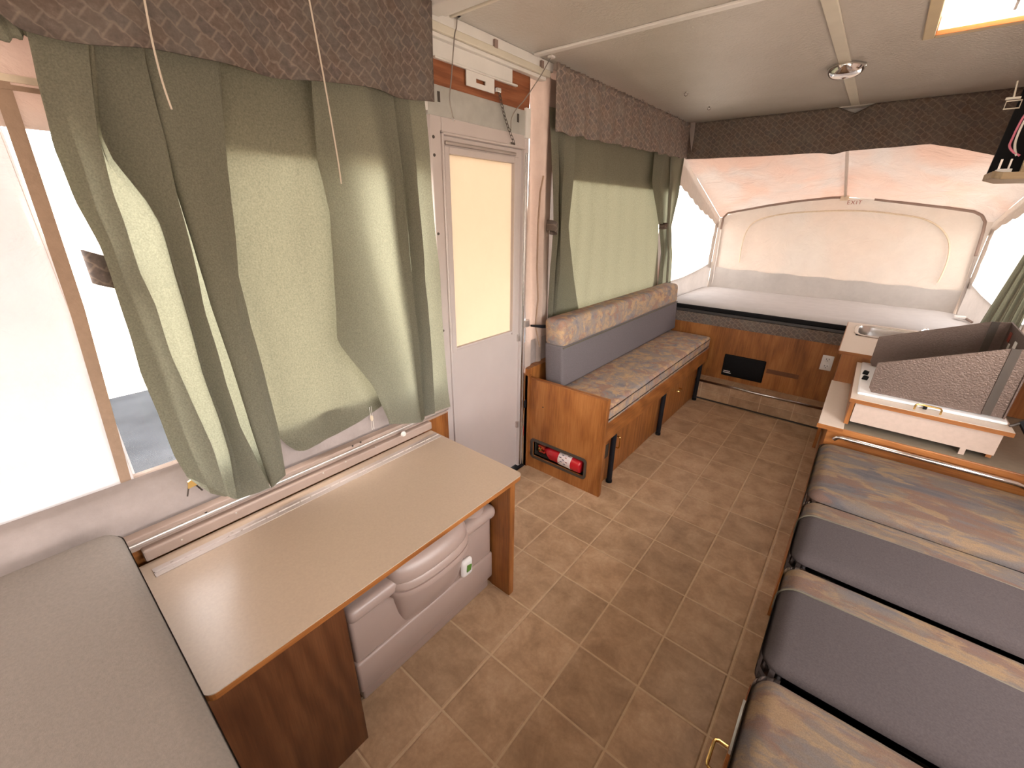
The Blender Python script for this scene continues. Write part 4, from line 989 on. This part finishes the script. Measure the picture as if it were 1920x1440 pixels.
fc = thing('tap', (.375, 3.585, .805), 'small chrome tap at the back edge of the sink', 'tap')
sm(MB().lathe((.375, 3.585, .805), (0, 0, 1), [(.022, 0), (.022, .006), (.014, .012), (.012, .022), (.006, .026)], 16).build('base', 'chrome', fc))
sm(MB().tube([(.375, 3.585, .822), (.360, 3.55, .826), (.345, 3.50, .822)], .007, 10).build('spout', 'chrome', fc))
# stove box
sv = thing('stove', (.33, 2.47, .63), 'gas stove in a pinkish box with a hammered brown folding windscreen', 'stove')
SVY0, SVY1, SVX0, SVX1, SVZ = 2.166, 2.780, .081, .556, .757
MB().box(.105, .536, 2.185, 2.200, .648, SVZ - .018).build('front_panel', 'stove_panel', sv)
MB().box(SVX0 + .006, SVX0 + .022, 2.190, SVY1, .630, SVZ - .018).build('side_panel', 'oakZ', sv)
MB().box(.521, .536, 2.202, SVY1, .630, SVZ - .018).build('side_panel', 'oakZ', sv)
MB().box(.448, .464, 2.186, 2.196, .622, .650).build('foot', 'stove_panel', sv)
MB().box(SVX0, SVX1, SVY0, SVY1, SVZ - .018, SVZ - .0015).build('top_edge', 'oakX', sv)
MB().box(SVX0 + .001, SVX1 - .001, SVY0 + .001, SVY1 - .001, SVZ - .0015, SVZ).build('top', 'counter', sv)
MB().rbox(.100, .545, 2.232, 2.757, SVZ, SVZ + .012, .006).build('cooktop', 'stove_white', sv, True)
for y in (2.38, 2.62):
    b_ = sm(MB().lathe((.33, y, SVZ + .012), (0, 0, 1), [(.045, 0), (.045, .008), (.03, .014), (.0, .014)], 18).build('burner', 'black', sv))
    for k in range(4):
        a = math.pi / 4 + k * math.pi / 2; MB().tube([(.33, y, SVZ + .034), (.33 + .12 * math.cos(a), y + .11 * math.sin(a), SVZ + .034), (.33 + .12 * math.cos(a), y + .11 * math.sin(a), SVZ + .012)], .003, 6).build('grate', 'black_metal', b_)
for y in (2.44, 2.53): sm(MB().lathe((.128, y, SVZ + .016), (-1, 0, .25), [(.012, 0), (.012, .016), (.009, .02)], 12).build('knob', 'black', sv))
def flap(y, xl, xr, zb, zlt, zrt, name, th=.004):
    pts = [(xl + .012, y, zb), (xr, y, zb), (xr, y, zrt), (xl, y, zlt + .0), (xl, y, zb + .02)]
    return MB().prism(pts, (0, th, 0)).build(name, 'stove_metal', sv, bevel=.001)
f1_ = flap(2.256, .132, .475, .772, .900, 1.035, 'windscreen_flap')
f2_ = flap(2.690, .128, .475, .772, .921, 1.055, 'windscreen_flap')
for f_, y, zt in ((f1_, 2.252, 1.036), (f2_, 2.686, 1.056)):
    MB().prism([(.472, y, .775), (.497, y, .775), (.497, y, zt), (.472, y, zt - .002)], (0, .005, 0)).build('hinge_strip', 'stove_dark', f_)
    MB().prism([(.497, y, .775), (.528, y, .775), (.528, y, zt + .004), (.497, y, zt)], (0, .005, 0)).build('hinge_wing', 'stove_metal', f_)
ld = MB().prism([(.528, 2.245, .775), (.528, 2.700, .775), (.528, 2.700, 1.060), (.528, 2.245, 1.042)], (.006, 0, 0)).build('windscreen_back', 'stove_metal', sv, bevel=.001)
for y0, y1, z0, z1, mt in ((2.60, 2.635, .99, 1.03, 'ink_red'), (2.565, 2.59, .93, .99, 'white'), (2.48, 2.52, .985, 1.015, 'white'), (2.49, 2.53, .95, .975, 'white')):
    MB().box(.5262, .5275, y0, y1, z0, z1).build('label', mt, ld)
pull(sv, (.322, 2.196, SVZ), (1, 0, 0), (0, 0, 1), L=.076, d=.024, r=.0035)
MB().rbox(.310, .322, 2.218, 2.226, SVZ, SVZ + .016, .002).build('catch', 'black', sv)
hb = thing('stove_hinge_arm', (.61, 2.25, .62), 'dark metal hinge arm at the right end of the stove box', 'hinge')
sm(MB().tube([(.574, 2.235, .785), (.590, 2.222, .765), (.632, 2.198, .705), (.690, 2.165, .634)], [.012, .015, .015, .013], 8).build('arm', 'black_metal', hb))
sm(MB().tube([(.546, 2.222, .7615), (.556, 2.224, .768), (.574, 2.232, .780)], .005, 8).build('link', 'stove_dark', hb))
MB().box(.665, .715, 2.15, 2.25, .6225, .634).build('foot_plate', 'black_metal', hb)

# ---- ceiling fittings
vt = thing('roof_vent', (.16, 2.31, ZC), 'beige framed roof vent glowing with daylight', 'vent')
for a in ((VX0 - .035, VX0, VY0 - .035, VY1 + .035), (VX1, VX1 + .035, VY0 - .035, VY1 + .035), (VX0, VX1, VY0 - .035, VY0), (VX0, VX1, VY1, VY1 + .035)):
    MB().box(*a, ZC - .010, ZC).build('garnish', 'vent_frame', vt, bevel=.003)
for q_, mt in ((((VX0, VY0), (VX0, VY1)), 'amber'), (((VX1, VY0), (VX1, VY1)), 'vent_white'), (((VX0, VY0), (VX1, VY0)), 'vent_white'), (((VX0, VY1), (VX1, VY1)), 'vent_white')):
    (xa, ya), (xb, yb) = [(min(max(x_, VX0 + .003), VX1 - .003), min(max(y_, VY0 + .003), VY1 - .003)) for x_, y_ in q_]
    MB().add([(xa, ya, ZC - .004), (xb, yb, ZC - .004), (xb, yb, ZC + .055), (xa, ya, ZC + .055)], [(0, 1, 2, 3)]).build('shaft', mt, vt)
MB().box(VX0, VX1, VY1 - .006, VY1, ZC - .010, ZC + .004).build('shaft_lip', 'amber', vt)
sm(MB().grid(lambda u, v: (lerp(VX0, VX1, u), lerp(VY0, VY1, v), ZC + .052 + .06 * (1 - (2 * u - 1) ** 8) * (1 - (2 * v - 1) ** 8)), 24, 24).build('dome', 'dome', vt))
sm(MB().tube([(.165, 2.33, ZC + .09), (.163, 2.34, ZC + .03), (.160, 2.345, ZC - .012)], .004, 8).build('crank', 'stove_dark', vt)); sm(MB().lathe((.163, 2.34, ZC + .012), (0, 0, 1), [(.008, 0), (.01, .006), (.008, .014)], 10).build('knob', 'stove_dark', vt))
dm = thing('ceiling_catch', (-.30, 2.80, ZC), 'chrome half round catch on the ceiling strip', 'catch')
def cup(u, v):
    a = -math.pi * u; r = 1 - .0 * v; b = v * math.pi / 2
    return (-.300 + .072 * math.cos(a) * math.cos(b) ** .6, 2.760 + .10 * -math.sin(a) * math.cos(b) ** .6 * -1 + .0, ZC - .008 - .042 * math.sin(b))
o_ = sm(MB().grid(cup, 24, 8).build('cup', 'chrome', dm)); md = o_.modifiers.new('t', 'SOLIDIFY'); md.thickness = .004
MB().box(-.374, -.226, 2.752, 2.775, ZC - .012, ZC).build('flange', 'chrome', dm, bevel=.003)
for px, py in ((1205, 187), (1287, 173), (1253, 208), (1330, 200)):
    h = onz(px, py, ZC); k_ = thing('ceiling_hook', (h.x, h.y, ZC), 'tiny wire hook in the ceiling over the sofa', 'hook', 'tiny ceiling hooks over the sofa')
    sm(MB().lathe((h.x, h.y, ZC), (0, 0, -1), [(.006, 0), (.005, .003), (.002, .006)], 8).build('plate', 'steel', k_))
    sm(MB().tube([(h.x - .010, h.y, ZC - .004), (h.x - .008, h.y, ZC - .014), (h.x, h.y, ZC - .018), (h.x + .008, h.y, ZC - .014), (h.x + .010, h.y, ZC - .004)], .0018, 6).build('wire', 'steel', k_))

# ---- overhead shelf with wiring at the right
YS = 2.90
os_ = thing('hanging_shelf', (.40, YS, 1.62), 'unfinished wooden shelf hung at the right of the ceiling', 'shelf')
a = ony(1859, 328, YS)
MB().prism([(a.x, YS, 1.628), (a.x + .025, YS - .06, 1.618), (.57, YS - .06, 1.618), (.57, YS + .30, 1.618), (a.x + .05, YS + .30, 1.618), (a.x, YS + .22, 1.628)], (0, 0, .028)).build('board', 'pale_wood', os_, bevel=.003)
MB().box(a.x + .075, .57, YS - .045, YS - .02, 1.646, 1.80).build('front_board', 'pale_wood', os_, bevel=.002)
MB().prism([(a.x + .005, YS + .20, 1.646), (a.x + .02, YS + .20, 2.09), (.57, YS + .20, 2.09), (.57, YS + .20, 1.646)], (0, .015, 0)).build('back_board', 'black', os_)
MB().box(a.x + .010, a.x + .055, YS - .01, YS + .05, 1.646, 1.662).build('clip', 'white_metal', os_, bevel=.002)
for dx in (.012, .040): MB().box(a.x + dx, a.x + dx + .006, YS, YS + .012, 1.66, 1.70).build('clip_leg', 'chrome', os_)
for mt, pts, lab in (('wire_pink', ((1935, 200), (1917, 222), (1897, 262), (1893, 275), (1900, 285), (1912, 292)), 'thin pink wire looping over the hanging shelf'), ('wire_white', ((1940, 205), (1920, 228), (1905, 262), (1903, 280), (1906, 292)), 'thin white wire looping over the hanging shelf')):
    sm(tag(MB().tube(catmull([ony(x, y, YS + .02) for x, y in pts], 5), .004, 6).build('wire', mt), lab, 'wire'))
bu = thing('buckle', ony(1898, 197, YS), 'small pale metal buckle hanging from the ceiling above the shelf', 'buckle')
p = ony(1902, 168, YS); q = ony(1899, 196, YS)
sm(MB().tube([p + Vector((0, 0, .03)), ony(1901, 182, YS)], .003, 6).build('stem', 'cream_metal', bu))
c_ = ony(1900, 184, YS); MB().box(c_.x - .022, c_.x + .022, YS - .003, YS + .003, c_.z - .004, c_.z + .004).build('bar', 'cream_metal', bu)
sm(MB().tube([q + Vector((dx, 0, dz)) for dx, dz in ((-.022, .014), (.022, .014), (.022, -.014), (-.022, -.014))], .003, 6, True).build('ring', 'cream_metal', bu))

# ================================================================== OUTSIDE
gd = MB().box(-600, 600, -600, 600, -.72, -.62).build('ground', 'concrete'); tag(gd, 'pale concrete yard around the camper', 'ground', kind='structure')
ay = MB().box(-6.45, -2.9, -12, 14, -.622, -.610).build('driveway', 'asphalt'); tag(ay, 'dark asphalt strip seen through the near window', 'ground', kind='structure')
